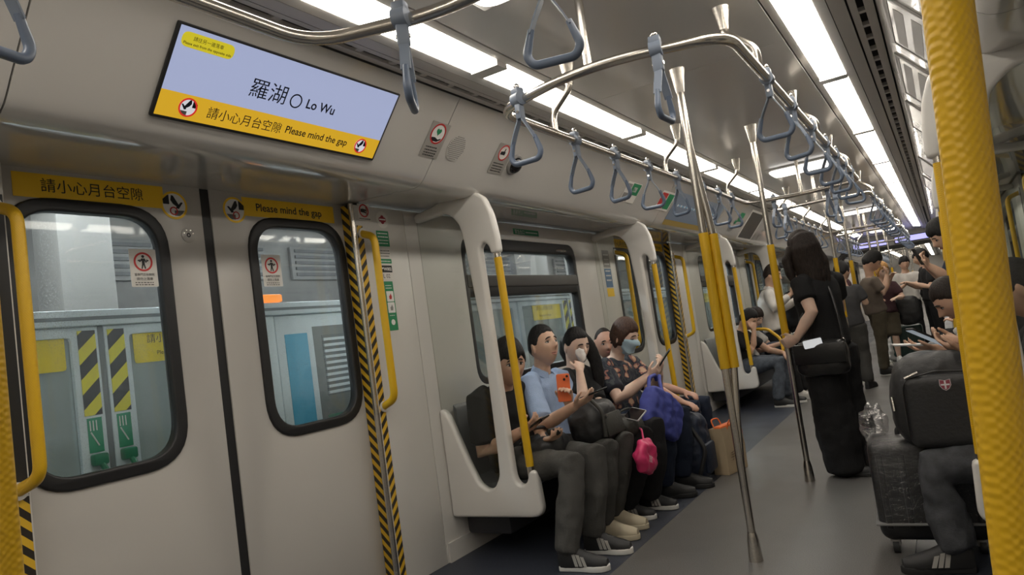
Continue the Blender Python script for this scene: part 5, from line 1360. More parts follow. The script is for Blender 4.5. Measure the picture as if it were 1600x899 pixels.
person('bald older man half hidden behind the woman in the floral top', dict(
    face=FX, pelvis=(-2.14, 4.99, 0.46), neck=(-2.18, 4.88, 0.85), head=(-2.20, 4.80, 0.985), look=(0.62, -0.76, -0.12), s=0.88, hs=0.98, voxel=0.009, skin=SK4,
    armR=dict(elbow=(-1.86, 4.74, 0.64), wrist=(-1.62, 4.62, 0.535), d=(0.85, -0.2, -0.25), n=(0, 0, -1), curl=0.4), armL=dict(elbow=(-1.95, 5.14, 0.60), wrist=(-1.72, 5.02, 0.55), curl=0.4),
    legR=dict(knee=(-1.62, 4.88, 0.46), ankle=(-1.68, 4.86, 0.10)), legL=dict(knee=(-1.60, 5.08, 0.46), ankle=(-1.68, 5.08, 0.10)),
    hair=dict(mat=HAIRG, front=0.72, side=0.25, back=-0.35, thick=0.012, jag=0.1, rough=0.0), shirt=C_NAVY, pants=C_NAVY, shoes=(SH_BLACK, SOLEB, None)))
# things in their hands and on their laps
phone('black phone in the hands of the man in black behind the screen', (-1.875, 3.135, 0.672), (0.2, 0.95, 0.1), (0.85, -0.15, 0.42), PH_BLACK, w=0.07, h=0.145)
phone('dark phone held out by the man in pale blue', (-1.575, 3.215, 0.790), (0.3, 0.9, 0.1), (0.9, -0.25, 0.25), PH_BLACK)
phone('orange phone with round lenses held upright', (-1.845, 3.415, 0.812), (-0.80, -0.55, 0.05), (0.05, 0.05, 1.0), PH_ORANGE, lens=True)
phone('white-edged phone lying flat on a lap', (-1.585, 3.72, 0.600), (0.75, -0.60, -0.05), (0.45, 0.65, 0.62), PH_WHITE, w=0.165, h=0.082)
phone('dark phone held up by the woman in the floral top', (-1.645, 4.47, 0.845), (-0.25, 0.9, 0.15), (0.62, 0.15, 0.75), PH_BLACK)

def soft_bag(name, label, c, size, m, cat='bag', rot=0.0, folds=0.02, voxel=0.010, pw=3.2, squash=None, tilt=(0, 0)):
    """sewn bag: rounded box, puffed and creased"""
    bm = bmesh.new(); bmesh.ops.create_cube(bm, size=2.0); bmesh.ops.subdivide_edges(bm, edges=bm.edges[:], cuts=7, use_grid_fill=True)
    for v in bm.verts:
        d = v.co; l = (abs(d.x)**pw + abs(d.y)**pw + abs(d.z)**pw)**(1/pw); d = d/l
        if squash: d.x *= 1 - squash*max(0, d.z); d.y *= 1 - squash*max(0, d.z)
        v.co = Vector((d.x*size[0]/2, d.y*size[1]/2, d.z*size[2]/2))
    me = remesh(bm, voxel, 2, folds, 0.07)
    r = empty(name, c); r.rotation_euler = (tilt[0], tilt[1], rot)
    link('bag_body', me, m, r); tag(r, label, cat)
    return r
def bag_strap(r, pts, rad, m, name='strap', flatk=None):
    bm = bmesh.new(); tube(bm, fillet(pts, 0.08, 4, False), rad, 8); return link(name, bm_mesh(bm), m, r, 60)
BAGB = mat('bag_black_nylon', (0.021, 0.021, 0.022), 0.5, bump=0.2, bscale=60); BAGO = mat('bag_olive_black', (0.032, 0.031, 0.026), 0.6, bump=0.2, bscale=60); BAGN = mat('bag_navy', (0.014, 0.022, 0.045), 0.6, bump=0.2, bscale=60); BAGL = mat('bag_leather', (0.012, 0.012, 0.012), 0.32, bump=0.15, bscale=50)
r = soft_bag('shoulder_bag', 'black bag on the lap of the man in black', (-1.90, 3.235, 0.535), (0.22, 0.26, 0.13), BAGB); bag_strap(r, [(-0.10, -0.10, 0.03), (-0.06, -0.05, 0.10), (-0.02, 0.06, 0.09), (0.02, 0.11, 0.04)], 0.009, BAGB)
r = soft_bag('backpack', 'black backpack upright on the lap of the man in pale blue', (-1.745, 3.53, 0.595), (0.22, 0.33, 0.24), BAGB, tilt=(0, R(-12)))
bag_strap(r, [(0.10, -0.13, -0.08), (0.125, -0.12, 0.05), (0.07, -0.10, 0.13)], 0.011, BAGO); bag_strap(r, [(-0.03, -0.05, 0.10), (0.0, -0.03, 0.15), (0.02, 0.05, 0.15), (0.0, 0.08, 0.10)], 0.008, BAGO, 'carry_loop')
link('front_pocket', boxmesh((0.088, -0.11, -0.09), (0.118, 0.11, 0.03), 0.012), BAGO, r, 40)
bmk = bmesh.new(); tube(bmk, [(0.119, -0.09, 0.02), (0.125, -0.09, 0.02)], 0.010, 12); link('snap_button', bm_mesh(bmk), CHROME, r, 40)
r = soft_bag('handbag', 'dark olive handbag on the lap of the woman with the tissue', (-1.70, 3.78, 0.525), (0.22, 0.24, 0.13), BAGO); bag_strap(r, [(0.0, -0.10, 0.05), (0.03, -0.06, 0.10), (0.05, 0.04, 0.10), (0.03, 0.10, 0.05)], 0.007, BAGO)
r = empty('earphone_case', (-1.795, 3.160, 0.618)); link('case_body', boxmesh((-0.035, -0.030, -0.018), (0.035, 0.030, 0.018), 0.015, 4), BAGL, r, 50); link('case_clasp', boxmesh((0.033, -0.008, -0.004), (0.038, 0.008, 0.006), 0.002), STEEL, r, 40); tag(r, 'small black pouch in the palm of the man in black', 'pouch')
# blue tote hanging from the masked woman's forearm
TOTE = mat('tote_blue', (0.060, 0.075, 0.33), 0.75, bump=0.3, bscale=35)
r = soft_bag('tote_bag', 'royal blue cloth tote bag hanging from the arm of the masked woman', (-1.585, 4.13, 0.535), (0.10, 0.38, 0.26), TOTE, rot=R(-12), folds=0.03, pw=5.0, tilt=(R(-30), 0))
bag_strap(r, [(-0.01, -0.15, 0.08), (-0.06, -0.10, 0.20), (-0.12, 0.04, 0.28), (-0.13, 0.08, 0.26)], 0.012, TOTE); bag_strap(r, [(0.03, -0.05, 0.09), (-0.03, -0.02, 0.19), (-0.10, 0.06, 0.28)], 0.012, TOTE)
r = soft_bag('pink_bag', 'crumpled hot pink plastic bag hanging before the seated row', (-1.530, 3.66, 0.375), (0.08, 0.27, 0.20), mat('bag_pink', (0.72, 0.045, 0.17), 0.4, bump=0.6, bscale=18), folds=0.05, pw=2.3, squash=0.3, tilt=(R(-25), 0))
bag_strap(r, [(0, -0.04, 0.07), (-0.03, 0.0, 0.15), (-0.06, 0.04, 0.17)], 0.006, MATS['bag_pink'], 'handle'); text_fit('print', '旅', frame_mx((0.052, -0.09, -0.03), (0.1, 1, 0), (0, 0, 1)), 0.0, 0.04, 0.0, WHITE, r)
r = soft_bag('backpack', 'navy backpack standing on the floor at the end of the bench', (-1.60, 4.64, 0.235), (0.22, 0.27, 0.46), BAGN, squash=0.2, folds=0.03, pw=4); bag_strap(r, [(0.03, -0.10, 0.16), (0.125, -0.12, 0.0), (0.06, -0.13, -0.18)], 0.014, BAGB); bag_strap(r, [(0.0, -0.04, 0.21), (0.02, 0.0, 0.26), (0.0, 0.05, 0.21)], 0.009, BAGB, 'carry_loop')
link('front_pocket', boxmesh((0.085, -0.09, -0.17), (0.125, 0.10, 0.02), 0.018), BAGN, r, 40)
# paper carrier
PAPER = mat('paper_kraft', (0.47, 0.37, 0.24), 0.75, var=0.08)
r = empty('paper_bag', (-1.45, 4.92, 0.0)); r.rotation_euler.z = R(-14)
bm = bmesh.new()
lo = [bm.verts.new(p) for p in ((-0.055, -0.13, 0.002), (0.055, -0.13, 0.002), (0.055, 0.13, 0.002), (-0.055, 0.13, 0.002))]; mi = [bm.verts.new(p) for p in ((-0.030, -0.131, 0.17), (0.062, -0.13, 0.17), (0.062, 0.13, 0.17), (-0.030, 0.131, 0.17))]; hi = [bm.verts.new(p) for p in ((-0.052, -0.125, 0.31), (0.045, -0.128, 0.315), (0.048, 0.128, 0.31), (-0.052, 0.125, 0.31))]
bm.faces.new(lo)
for A, B in ((lo, mi), (mi, hi)):
    for j in range(4): bm.faces.new((A[j], A[(j+1) % 4], B[(j+1) % 4], B[j]))
bmesh.ops.recalc_face_normals(bm, faces=bm.faces); bmesh.ops.solidify(bm, geom=bm.faces[:], thickness=0.002)
link('bag_body', bm_mesh(bm), PAPER, r, 20)
for x in (-0.045, 0.042): link('handle', tubemesh(fillet([(x, -0.05, 0.29), (x*1.6, -0.05, 0.36), (x*1.6, 0.05, 0.36), (x, 0.05, 0.29)], 0.03, 4, False), 0.005, 8), mat('cord_orange', (0.75, 0.16, 0.03), 0.6), r, 60)
link('side_panel', boxmesh((-0.05, 0.131, 0.01), (0.055, 0.1325, 0.28)), MATS['cord_orange'], r)
link('wrapping', boxmesh((-0.035, -0.10, 0.25), (0.030, 0.10, 0.325), 0.02), MATS['cord_orange'], r, 40)
text_fit('print', '手信', frame_mx((0.066, -0.09, 0.12), (0, 1, 0), (-0.03, 0, 1)), 0.0, 0.12, 0.0, mat('print_brown', (0.15, 0.09, 0.05)), r); text_fit('print', '香港', frame_mx((0.066, 0.04, 0.19), (0, 1, 0), (-0.05, 0, 1)), 0.0, 0.07, 0.0, MATS['print_brown'], r)
tag(r, 'brown paper carrier bag with orange cord handles on the floor', 'paper bag')

# ------------------------------------------------------------------ the standing woman
ws, hms, invs = person('standing woman in black with long dark hair holding an aisle pole', dict(
    face=(-0.86, 0.5, 0), pelvis=(-0.685, 4.82, 0.80), neck=(-0.695, 4.81, 1.255), head=(-0.735, 4.815, 1.425), look=(-0.84, 0.46, -0.30), s=0.93, hs=0.98, voxel=0.007, skin=SK3, eyes=False, girth=0.95,
    shL=(-0.765, 4.68, 1.20), shR=(-0.60, 4.95, 1.20),
    armL=dict(elbow=(-0.715, 4.60, 1.02), wrist=(-0.825, 4.575, 0.872), d=(-0.75, 0.15, -0.25), n=(0.1, 0.95, 0.1), curl=0.75), armR=dict(elbow=(-0.62, 5.08, 1.0), wrist=(-0.78, 5.08, 0.95), curl=0.6),
    legL=dict(knee=(-0.715, 4.75, 0.44), ankle=(-0.70, 4.74, 0.10), toe=(0.55, -0.1, 0)), legR=dict(knee=(-0.66, 4.90, 0.44), ankle=(-0.62, 4.93, 0.10), toe=(0.7, -0.2, 0)),
    hair=dict(mat=HAIRG, front=0.35, side=-0.75, back=-0.95, thick=0.09, jag=0.3, rough=0.02), shirt=C_BLACK, sleeve=0.55, pants=C_BLACK, leg_w=1.38, knee_w=1.36, flare=1.5, pants_len=2.13, pants_g=1.0, shoes=(SH_BLACK, SOLEB, None), shoe_s=0.85, slump=-0.01, pfolds=0.02))
hair_lock(ws, [(-0.73, 4.79, 1.50), (-0.715, 4.775, 1.42), (-0.71, 4.765, 1.32), (-0.70, 4.755, 1.22), (-0.70, 4.75, 1.12)], [(0.075, 0.075), (0.092, 0.085), (0.098, 0.065), (0.085, 0.05), (0.05, 0.028)], HAIRG, side=(1, 0, 0))
hair_lock(ws, [(-0.80, 4.77, 1.44), (-0.835, 4.755, 1.36), (-0.825, 4.74, 1.27), (-0.80, 4.73, 1.19)], [0.03, 0.034, 0.03, 0.014], HAIRG)
hair_lock(ws, [(-0.665, 4.80, 1.42), (-0.63, 4.79, 1.33), (-0.625, 4.78, 1.22), (-0.63, 4.78, 1.13)], [0.03, 0.035, 0.03, 0.014], HAIRG)
r = soft_bag('shoulder_bag', 'black leather shoulder bag at the hip of the standing woman', (-0.705, 4.635, 0.735), (0.31, 0.11, 0.22), BAGL, rot=R(-6), folds=0.015, pw=4.5)
bag_strap(r, [(-0.13, 0.0, 0.09), (-0.10, 0.03, 0.25), (0.06, 0.16, 0.50), (0.12, 0.03, 0.25), (0.135, 0.0, 0.09)], 0.008, BAGL)
link('flap', boxmesh((-0.15, -0.066, -0.03), (0.15, -0.045, 0.095), 0.012), BAGL, r, 40)
for x in (-0.13, 0.135): 
    bmk = bmesh.new(); tube(bmk, [Vector((x, -0.01, 0.095)) + Vector((0.012*math.cos(a), 0, 0.014*math.sin(a))) for a in [2*math.pi*i/10 for i in range(10)]], 0.003, 6, True); link('strap_ring', bm_mesh(bmk), CHROME, r, 60)
phone('bright phone tucked on the black shoulder bag', (-0.735, 4.567, 0.835), (1, 0.1, 0.12), (-0.1, -0.35, 0.95), PH_BLACK, w=0.115, h=0.062, screen=mat('phone_white_lit', (0.6, 0.6, 0.6), 0.2, emit=0.5, ecol=(0.9, 0.93, 0.95)))

# ------------------------------------------------------------------ second bay, left
person('seated man in black bending his head behind the third screen', dict(
    face=FX, pelvis=(-2.08, 8.03, 0.46), neck=(-2.0, 8.0, 0.84), head=(-1.90, 7.98, 0.955), look=(0.80, -0.3, -0.55), s=0.93, hs=1.05, voxel=0.011, skin=SK2, girth=1.1,
    armR=dict(elbow=(-1.88, 7.86, 0.60), wrist=(-1.84, 7.90, 0.83), d=(0.05, 0.2, 0.9), n=(-0.6, 0.5, 0), curl=0.6), armL=dict(elbow=(-1.78, 8.2, 0.58), wrist=(-1.60, 8.02, 0.55), d=(0.6, -0.2, -0.5), curl=0.5),
    legR=dict(knee=(-1.62, 7.86, 0.47), ankle=(-1.68, 7.80, 0.10), toe=(0.9, -0.1, 0)), legL=dict(knee=(-1.60, 8.10, 0.47), ankle=(-1.64, 8.05, 0.10), toe=(0.9, -0.1, 0)),
    hair=SHORT, shirt=C_BLACK, pants=C_DENIM, shoes=(SH_BLACK, SOLEW, None), leg_w=1.15))
person('seated person with dark bag and white phone in the second bay', dict(
    face=FX, pelvis=(-2.08, 8.48, 0.46), neck=(-2.02, 8.46, 0.84), head=(-1.93, 8.44, 0.96), look=(0.8, -0.4, -0.5), s=0.88, hs=1.0, voxel=0.011, skin=SK3,
    armR=dict(elbow=(-1.9, 8.30, 0.58), wrist=(-1.66, 8.28, 0.64), d=(0.8, 0.1, 0.3), n=(-0.3, 0.3, 0.8), curl=0.6), armL=dict(elbow=(-1.82, 8.62, 0.58), wrist=(-1.62, 8.42, 0.63), curl=0.6),
    legR=dict(knee=(-1.60, 8.34, 0.47), ankle=(-1.56, 8.3, 0.10)), legL=dict(knee=(-1.58, 8.55, 0.47), ankle=(-1.52, 8.5, 0.10)),
    hair=dict(mat=HAIRG, front=0.30, side=-0.3, back=-0.6, thick=0.11), shirt=C_WHITE, pants=C_BLACK, shoes=(SH_WHITE, SOLEW, None)))
phone('white phone held by the seated person in the second bay', (-1.545, 8.30, 0.69), (0.2, 0.9, 0.1), (0.6, -0.1, 0.7), PH_WHITE, h=0.14)
r = soft_bag('shoulder_bag', 'dark navy bag on a lap in the second bay', (-1.76, 8.42, 0.575), (0.24, 0.30, 0.16), BAGN, voxel=0.014)
r = empty('grab_loop', (-1.73, 8.12, 0.40)); link('loop_tube', tubemesh(fillet([(0.0, -0.02, 0.0), (0.12, -0.02, 0.16), (0.10, 0.02, 0.30), (-0.02, 0.03, 0.42), (-0.20, 0.03, 0.44)], 0.12, 6, False), 0.017, 12), YELLOW, r, 60); link('loop_foot', tubemesh([(0.0, -0.02, -0.40), (0.0, -0.02, 0.01)], 0.016, 12), STEEL, r, 60); tag(r, 'curved yellow grab bar before the second bay seats', 'grab bar')
person('man in white shirt standing by the second bay', dict(
    face=(0.95, 0.1, 0), pelvis=(-1.80, 8.75, 0.78), neck=(-1.78, 8.75, 1.26), head=(-1.725, 8.74, 1.42), look=(0.95, -0.12, -0.25), s=0.95, hs=1.05, voxel=0.011, skin=SK1,
    armR=dict(elbow=(-1.72, 8.52, 1.03), wrist=(-1.52, 8.56, 1.17), d=(0.7, 0.2, 0.6), n=(-0.5, 0.4, 0.2), curl=0.7), armL=dict(elbow=(-1.72, 8.98, 1.0), wrist=(-1.52, 8.86, 1.1), curl=0.6),
    legR=dict(knee=(-1.78, 8.66, 0.43), ankle=(-1.80, 8.66, 0.10)), legL=dict(knee=(-1.78, 8.86, 0.43), ankle=(-1.80, 8.86, 0.10)),
    hair=dict(mat=HAIRG, front=0.45, side=0.0, back=-0.45, thick=0.14), shirt=C_WHITE, sleeve=1.85, collar=True, pants=C_BLACK, shoes=(SH_BLACK, SOLEB, None)))
phone('phone held up by the man in the white shirt', (-1.44, 8.60, 1.27), (0.1, 0.9, 0.1), (0.4, 0, 0.9), PH_BLACK)
person('man in black shirt facing right beyond the man in white', dict(
    face=(0.95, 0.2, 0), pelvis=(-1.62, 9.25, 0.78), neck=(-1.60, 9.25, 1.20), head=(-1.535, 9.24, 1.37), look=(0.95, 0.0, 0.1), s=0.95, hs=1.06, voxel=0.012, skin=SK2, girth=1.15,
    armR=dict(elbow=(-1.45, 9.05, 0.95), wrist=(-1.22, 9.1, 0.88), curl=0.6), armL=dict(elbow=(-1.50, 9.45, 0.95), wrist=(-1.30, 9.4, 1.0), curl=0.6),
    legR=dict(knee=(-1.60, 9.16, 0.43), ankle=(-1.62, 9.16, 0.10)), legL=dict(knee=(-1.60, 9.36, 0.43), ankle=(-1.62, 9.36, 0.10)),
    hair=dict(mat=HAIRB, front=0.5, side=0.05, back=-0.4, thick=0.10), shirt=C_BLACK, sleeve=0.7, pants=C_BLACK, shoes=(SH_BLACK, SOLEB, None)))
# earphones of the two men
# ------------------------------------------------------------------ middle distance, aisle
person('man in grey shirt standing with his back to the camera', dict(
    face=(0.3, 0.95, 0), pelvis=(-0.99, 8.80, 0.74), neck=(-0.99, 8.80, 1.17), head=(-0.985, 8.82, 1.335), look=(0.6, 0.75, -0.15), s=0.88, hs=1.0, voxel=0.012, skin=SK1, eyes=False,
    armR=dict(elbow=(-0.79, 8.76, 0.95), wrist=(-0.84, 8.98, 1.0), curl=0.6), armL=dict(elbow=(-1.18, 8.80, 0.93), wrist=(-1.10, 9.02, 0.98), curl=0.6),
    legR=dict(knee=(-0.91, 8.82, 0.41), ankle=(-0.91, 8.80, 0.10)), legL=dict(knee=(-1.06, 8.82, 0.41), ankle=(-1.06, 8.80, 0.10)),
    hair=dict(mat=HAIRB, front=0.4, side=-0.1, back=-0.55, thick=0.11), shirt=C_GREY, sleeve=0.7, pants=C_CHAR, leg_w=1.2, shoes=(SH_BLACK, SOLEB, None)))
person('man in taupe shirt leaning close to a phone', dict(
    face=(0.9, 0.3, 0), pelvis=(-0.80, 10.0, 0.80), neck=(-0.80, 9.98, 1.24), head=(-0.755, 9.97, 1.43), look=(0.85, 0.1, -0.45), s=0.95, hs=1.1, voxel=0.013, skin=SK1,
    armR=dict(elbow=(-0.66, 9.8, 1.02), wrist=(-0.60, 9.85, 1.25), d=(0, 0.1, 1), n=(-1, 0, 0), curl=0.7), armL=dict(elbow=(-0.72, 10.2, 1.0), wrist=(-0.58, 10.05, 1.2), curl=0.6),
    legR=dict(knee=(-0.80, 9.9, 0.43), ankle=(-0.82, 9.9, 0.10)), legL=dict(knee=(-0.80, 10.1, 0.43), ankle=(-0.82, 10.1, 0.10)),
    hair=dict(mat=HAIRB, front=0.35, side=-0.1, back=-0.5, thick=0.2), shirt=C_TAUPE, sleeve=0.7, pants=C_OLIVE, shoes=(SH_BLACK, SOLEW, None)))
person('blond person in dark top and brown shorts facing the camera', dict(
    face=(0.35, -0.93, 0), pelvis=(-0.80, 11.3, 0.72), neck=(-0.78, 11.3, 1.16), head=(-0.74, 11.27, 1.32), look=(0.5, -0.85, -0.2), s=0.92, hs=1.05, voxel=0.013, skin=SK3,
    armR=dict(elbow=(-0.98, 11.2, 0.92), wrist=(-0.84, 11.05, 0.93), curl=0.6), armL=dict(elbow=(-0.55, 11.3, 0.92), wrist=(-0.62, 11.08, 0.92), curl=0.6),
    legR=dict(knee=(-0.90, 11.27, 0.40), ankle=(-0.90, 11.3, 0.10)), legL=dict(knee=(-0.72, 11.27, 0.40), ankle=(-0.72, 11.3, 0.10)),
    hair=dict(mat=HAIRBL, front=0.35, side=-0.6, back=-0.8, thick=0.14), brow=HAIRBR, shirt=C_PLUM, sleeve=0.7, pants=C_OLIVE, pants_len=0.95, leg_w=1.15, shoes=(SH_WHITE, SOLEW, None)))
r = soft_bag('shopping_bag', 'white plastic bag on the floor by the blond person', (-0.78, 11.75, 0.17), (0.26, 0.24, 0.34), C_WHITE, folds=0.06, voxel=0.016, pw=2.6)
r = soft_bag('backpack', 'dark backpack held in front near the green suitcase', (-0.52, 11.5, 0.72), (0.34, 0.24, 0.42), BAGB, voxel=0.016)
def suitcase(label, c, size, m, rot=0.0):
    r = empty('suitcase', c); r.rotation_euler.z = rot; w, d, h = size
    link('shell', boxmesh((-w/2, -d/2, 0.055), (w/2, d/2, h), 0.045, 4), m, r, 45)
    for x in (-w/2+0.05, w/2-0.05):
        for y in (-d/2+0.045, d/2-0.045):
            bm = bmesh.new(); tube(bm, [(x-0.012, y, 0.028), (x+0.012, y, 0.028)], 0.027, 14); wv = link('wheel', bm_mesh(bm), SOLEB, r, 40)
            link('wheel_fork', boxmesh((x-0.02, y-0.016, 0.03), (x+0.02, y+0.016, 0.062), 0.006), GREYTRIM, wv, 40)
    for k in range(5):
        x = -w/2+w*(k+0.5)/5; link('rib', boxmesh((x-0.012, -d/2-0.004, 0.11), (x+0.012, -d/2+0.01, h-0.06), 0.004), m, r, 40)
    link('top_handle', tubemesh(fillet([(-0.08, 0, h-0.005), (-0.08, 0, h+0.03), (0.08, 0, h+0.03), (0.08, 0, h-0.005)], 0.02, 4, False), 0.010, 10), SOLEB, r, 60)
    tag(r, label, 'suitcase'); return r
suitcase('dark green suitcase standing in the aisle far back', (-0.60, 11.75, 0.0), (0.42, 0.26, 0.50), mat('case_green', (0.018, 0.045, 0.038), 0.4))

# ------------------------------------------------------------------ right side
FL = (-1, 0, 0)
person('seated man in grey jeans half hidden by the foreground pole', dict(
    face=FL, pelvis=(0.34, 3.42, 0.46), neck=(0.30, 3.44, 0.90), head=(0.245, 3.46, 1.03), look=(-0.86, 0.1, -0.45), s=0.95, hs=1.05, voxel=0.0075, skin=SK2,
    armL=dict(elbow=(0.13, 3.24, 0.62), wrist=(0.025, 3.37, 0.815), d=(-0.8, 0.25, 0.30), n=(0.35, 0.2, 0.8), curl=0.5), armR=dict(elbow=(0.12, 3.68, 0.64), wrist=(0.02, 3.52, 0.84), d=(-0.85, -0.2, 0.20), n=(0.3, -0.3, 0.8), curl=0.55),
    legL=dict(knee=(-0.155, 3.205, 0.385), ankle=(-0.125, 3.17, 0.10), toe=(-0.92, -0.2, 0)), legR=dict(knee=(-0.03, 3.70, 0.46), ankle=(0.10, 3.72, 0.10), toe=(-1, 0, 0)),
    hair=SHORT, shirt=C_BLACK, sleeve=0.75, pants=C_DKGREY, leg_w=1.22, pfolds=0.03, shoes=(SH_BLACK, SOLEB, SH_WHITE)))
phone('pale phone in the hands of the man in grey jeans', (-0.095, 3.44, 0.875), (0.35, -0.85, 0.05), (-0.75, -0.25, 0.50), PH_BLACK, w=0.085, h=0.18, screen=PH_SCREEN)
suit = suitcase('black suitcase wrapped in clear plastic in the right foreground', (-0.20, 3.455, 0.0), (0.41, 0.25, 0.475), mat('case_black', (0.010, 0.010, 0.011), 0.4), R(4))
def plastic():
    m, nt, b = _new('clear_plastic_wrap'); nt.nodes.remove(b); out = nt.nodes['Material Output']
    tr = N(nt, 'ShaderNodeBsdfTransparent'); gl = N(nt, 'ShaderNodeBsdfGlossy'); gl.inputs['Roughness'].default_value = 0.07
    tc = N(nt, 'ShaderNodeTexCoord'); mp = N(nt, 'ShaderNodeMapping'); mp.inputs['Scale'].default_value = (7, 7, 16); mp.inputs['Rotation'].default_value = (0.3, 0.5, 0)
    nz = N(nt, 'ShaderNodeTexNoise'); nz.inputs['Scale'].default_value = 2.2; nz.inputs['Detail'].default_value = 5; nz.inputs['Distortion'].default_value = 0.8
    nt.links.new(tc.outputs['Object'], mp.inputs[0]); nt.links.new(mp.outputs[0], nz.inputs['Vector'])
    bp = N(nt, 'ShaderNodeBump'); bp.inputs['Strength'].default_value = 1.0; bp.inputs['Distance'].default_value = 0.03; nt.links.new(nz.outputs['Fac'], bp.inputs['Height']); nt.links.new(bp.outputs['Normal'], gl.inputs['Normal'])
    mx = N(nt, 'ShaderNodeMixShader'); mx.inputs[0].default_value = 0.065; nt.links.new(tr.outputs[0], mx.inputs[1]); nt.links.new(gl.outputs[0], mx.inputs[2]); nt.links.new(mx.outputs[0], out.inputs['Surface'])
    MATS['clear_plastic_wrap'] = m; return m
WRAP = plastic(); WRAP2 = WRAP.copy(); WRAP2.name = 'clear_plastic_bunched'
for n_ in WRAP2.node_tree.nodes:
    if n_.type == 'MIX_SHADER': n_.inputs[0].default_value = 0.30
bm = bmesh.new(); box(bm, (-0.213, -0.133, 0.10), (0.213, 0.133, 0.483), 0.05, 4); link('plastic_wrap', bm_mesh(bm), WRAP, suit, 45)
link('wrap_edge', boxmesh((-0.216, -0.136, 0.125), (0.216, 0.136, 0.135), 0.004), mat('wrap_fold', (0.20, 0.20, 0.20), 0.3), suit, 40)
bm = bmesh.new(); bmesh.ops.create_icosphere(bm, subdivisions=4, radius=1)
for v in bm.verts:
    n_ = noise.noise(v.co*2.2)*0.30 + noise.noise(v.co*6)*0.10; v.co = Vector((v.co.x*0.055, v.co.y*0.07, v.co.z*0.085))*(1+n_)
wc = link('wrap_clump', bm_mesh(bm), WRAP2, suit, 60); wc.location = (-0.165, 0.02, 0.525)
# black backpack with shield badge on the suitcase
bp_ = soft_bag('backpack', 'large black backpack with shield badge on top of the wrapped suitcase', (-0.095, 3.335, 0.635), (0.36, 0.25, 0.39), BAGB, folds=0.012, pw=3.4, squash=0.12, voxel=0.009)
link('front_pocket', remesh(box(bmesh.new(), (-0.12, -0.148, -0.175), (0.165, -0.08, 0.115), 0.05, 3), 0.009, 3), BAGB, bp_)
link('pocket_zip', tubemesh(fillet([(-0.122, -0.132, -0.12), (-0.118, -0.134, 0.10), (0.0, -0.132, 0.126), (0.165, -0.124, 0.115)], 0.06, 5, False), 0.004, 6), SOLEB, bp_, 60)
for q, (a, b) in enumerate((((-0.105, -0.140, 0.107), (-0.055, -0.142, 0.128)), ((-0.165, -0.085, 0.03), (-0.162, -0.10, -0.025)))): link('zip_pull', tubemesh([a, b], 0.006, 8), STEEL, bp_, 60)
mb = frame_mx((0.03, -0.1505, 0.075), (1, 0, 0), (0, 0, 1))
sh_ = [Vector(p)*0.001 for p in ((-19, 20), (0, 16), (19, 20), (20, -4), (12, -18), (0, -25), (-12, -18), (-20, -4))]
bd = flat('shield_badge', [sh_], mb, mat('badge_silver', (0.55, 0.52, 0.54), 0.3, metal=0.4), bp_); 
flat('badge_field', [[p*0.86 for p in sh_]], mb, mat('badge_red', (0.30, 0.06, 0.09), 0.4), bd, 0.001)
flat('badge_cross', [[Vector(p)*0.001 for p in ((-3, 14), (3, 14), (3, 2), (15, 2), (15, -4), (3, -4), (3, -18), (-3, -18), (-3, -4), (-15, -4), (-15, 2), (-3, 2))]], mb, mat('badge_white', (0.7, 0.68, 0.7), 0.4), bd, 0.002)
person('seated man looking down at his phone on the right bench', dict(
    face=FL, pelvis=(0.30, 4.55, 0.46), neck=(0.12, 4.56, 0.87), head=(0.025, 4.57, 0.995), look=(-0.80, -0.15, -0.58), s=0.95, hs=1.08, voxel=0.009, skin=SK2,
    armL=dict(elbow=(0.05, 4.36, 0.62), wrist=(-0.10, 4.30, 0.76), d=(-0.85, -0.1, 0.15), n=(0.1, 0.2, 0.9), curl=0.45), armR=dict(elbow=(0.02, 4.80, 0.60), wrist=(-0.14, 4.55, 0.74), d=(-0.8, -0.3, 0.1), n=(0.1, -0.2, 0.9), curl=0.5),
    legL=dict(knee=(-0.18, 4.42, 0.47), ankle=(-0.12, 4.40, 0.10)), legR=dict(knee=(-0.18, 4.72, 0.47), ankle=(-0.12, 4.72, 0.10)),
    hair=dict(mat=HAIRG, front=0.42, side=0.08, back=-0.35, thick=0.07), shirt=C_BLACK, sleeve=0.75, pants=C_BLACK, shoes=(SH_BLACK, SOLEB, None), slump=0.10))
phone('flat pale phone in the hands of the man on the right bench', (-0.215, 4.28, 0.79), (0.2, -0.95, 0), (-0.95, -0.2, 0.1), PH_WHITE, w=0.08, h=0.165, screen=PH_SCREEN)
r = soft_bag('backpack', 'black backpack hugged by the man on the right bench', (-0.05, 4.60, 0.60), (0.28, 0.30, 0.36), BAGB, voxel=0.012)
link('luggage_tag', boxmesh((-0.142, -0.09, -0.02), (-0.136, -0.03, 0.07), 0.002), WHITE, r, 40)
bag_strap(r, [(-0.10, -0.05, 0.16), (-0.17, -0.08, 0.05), (-0.15, -0.11, -0.10)], 0.010, C_WHITE, 'white_cord')
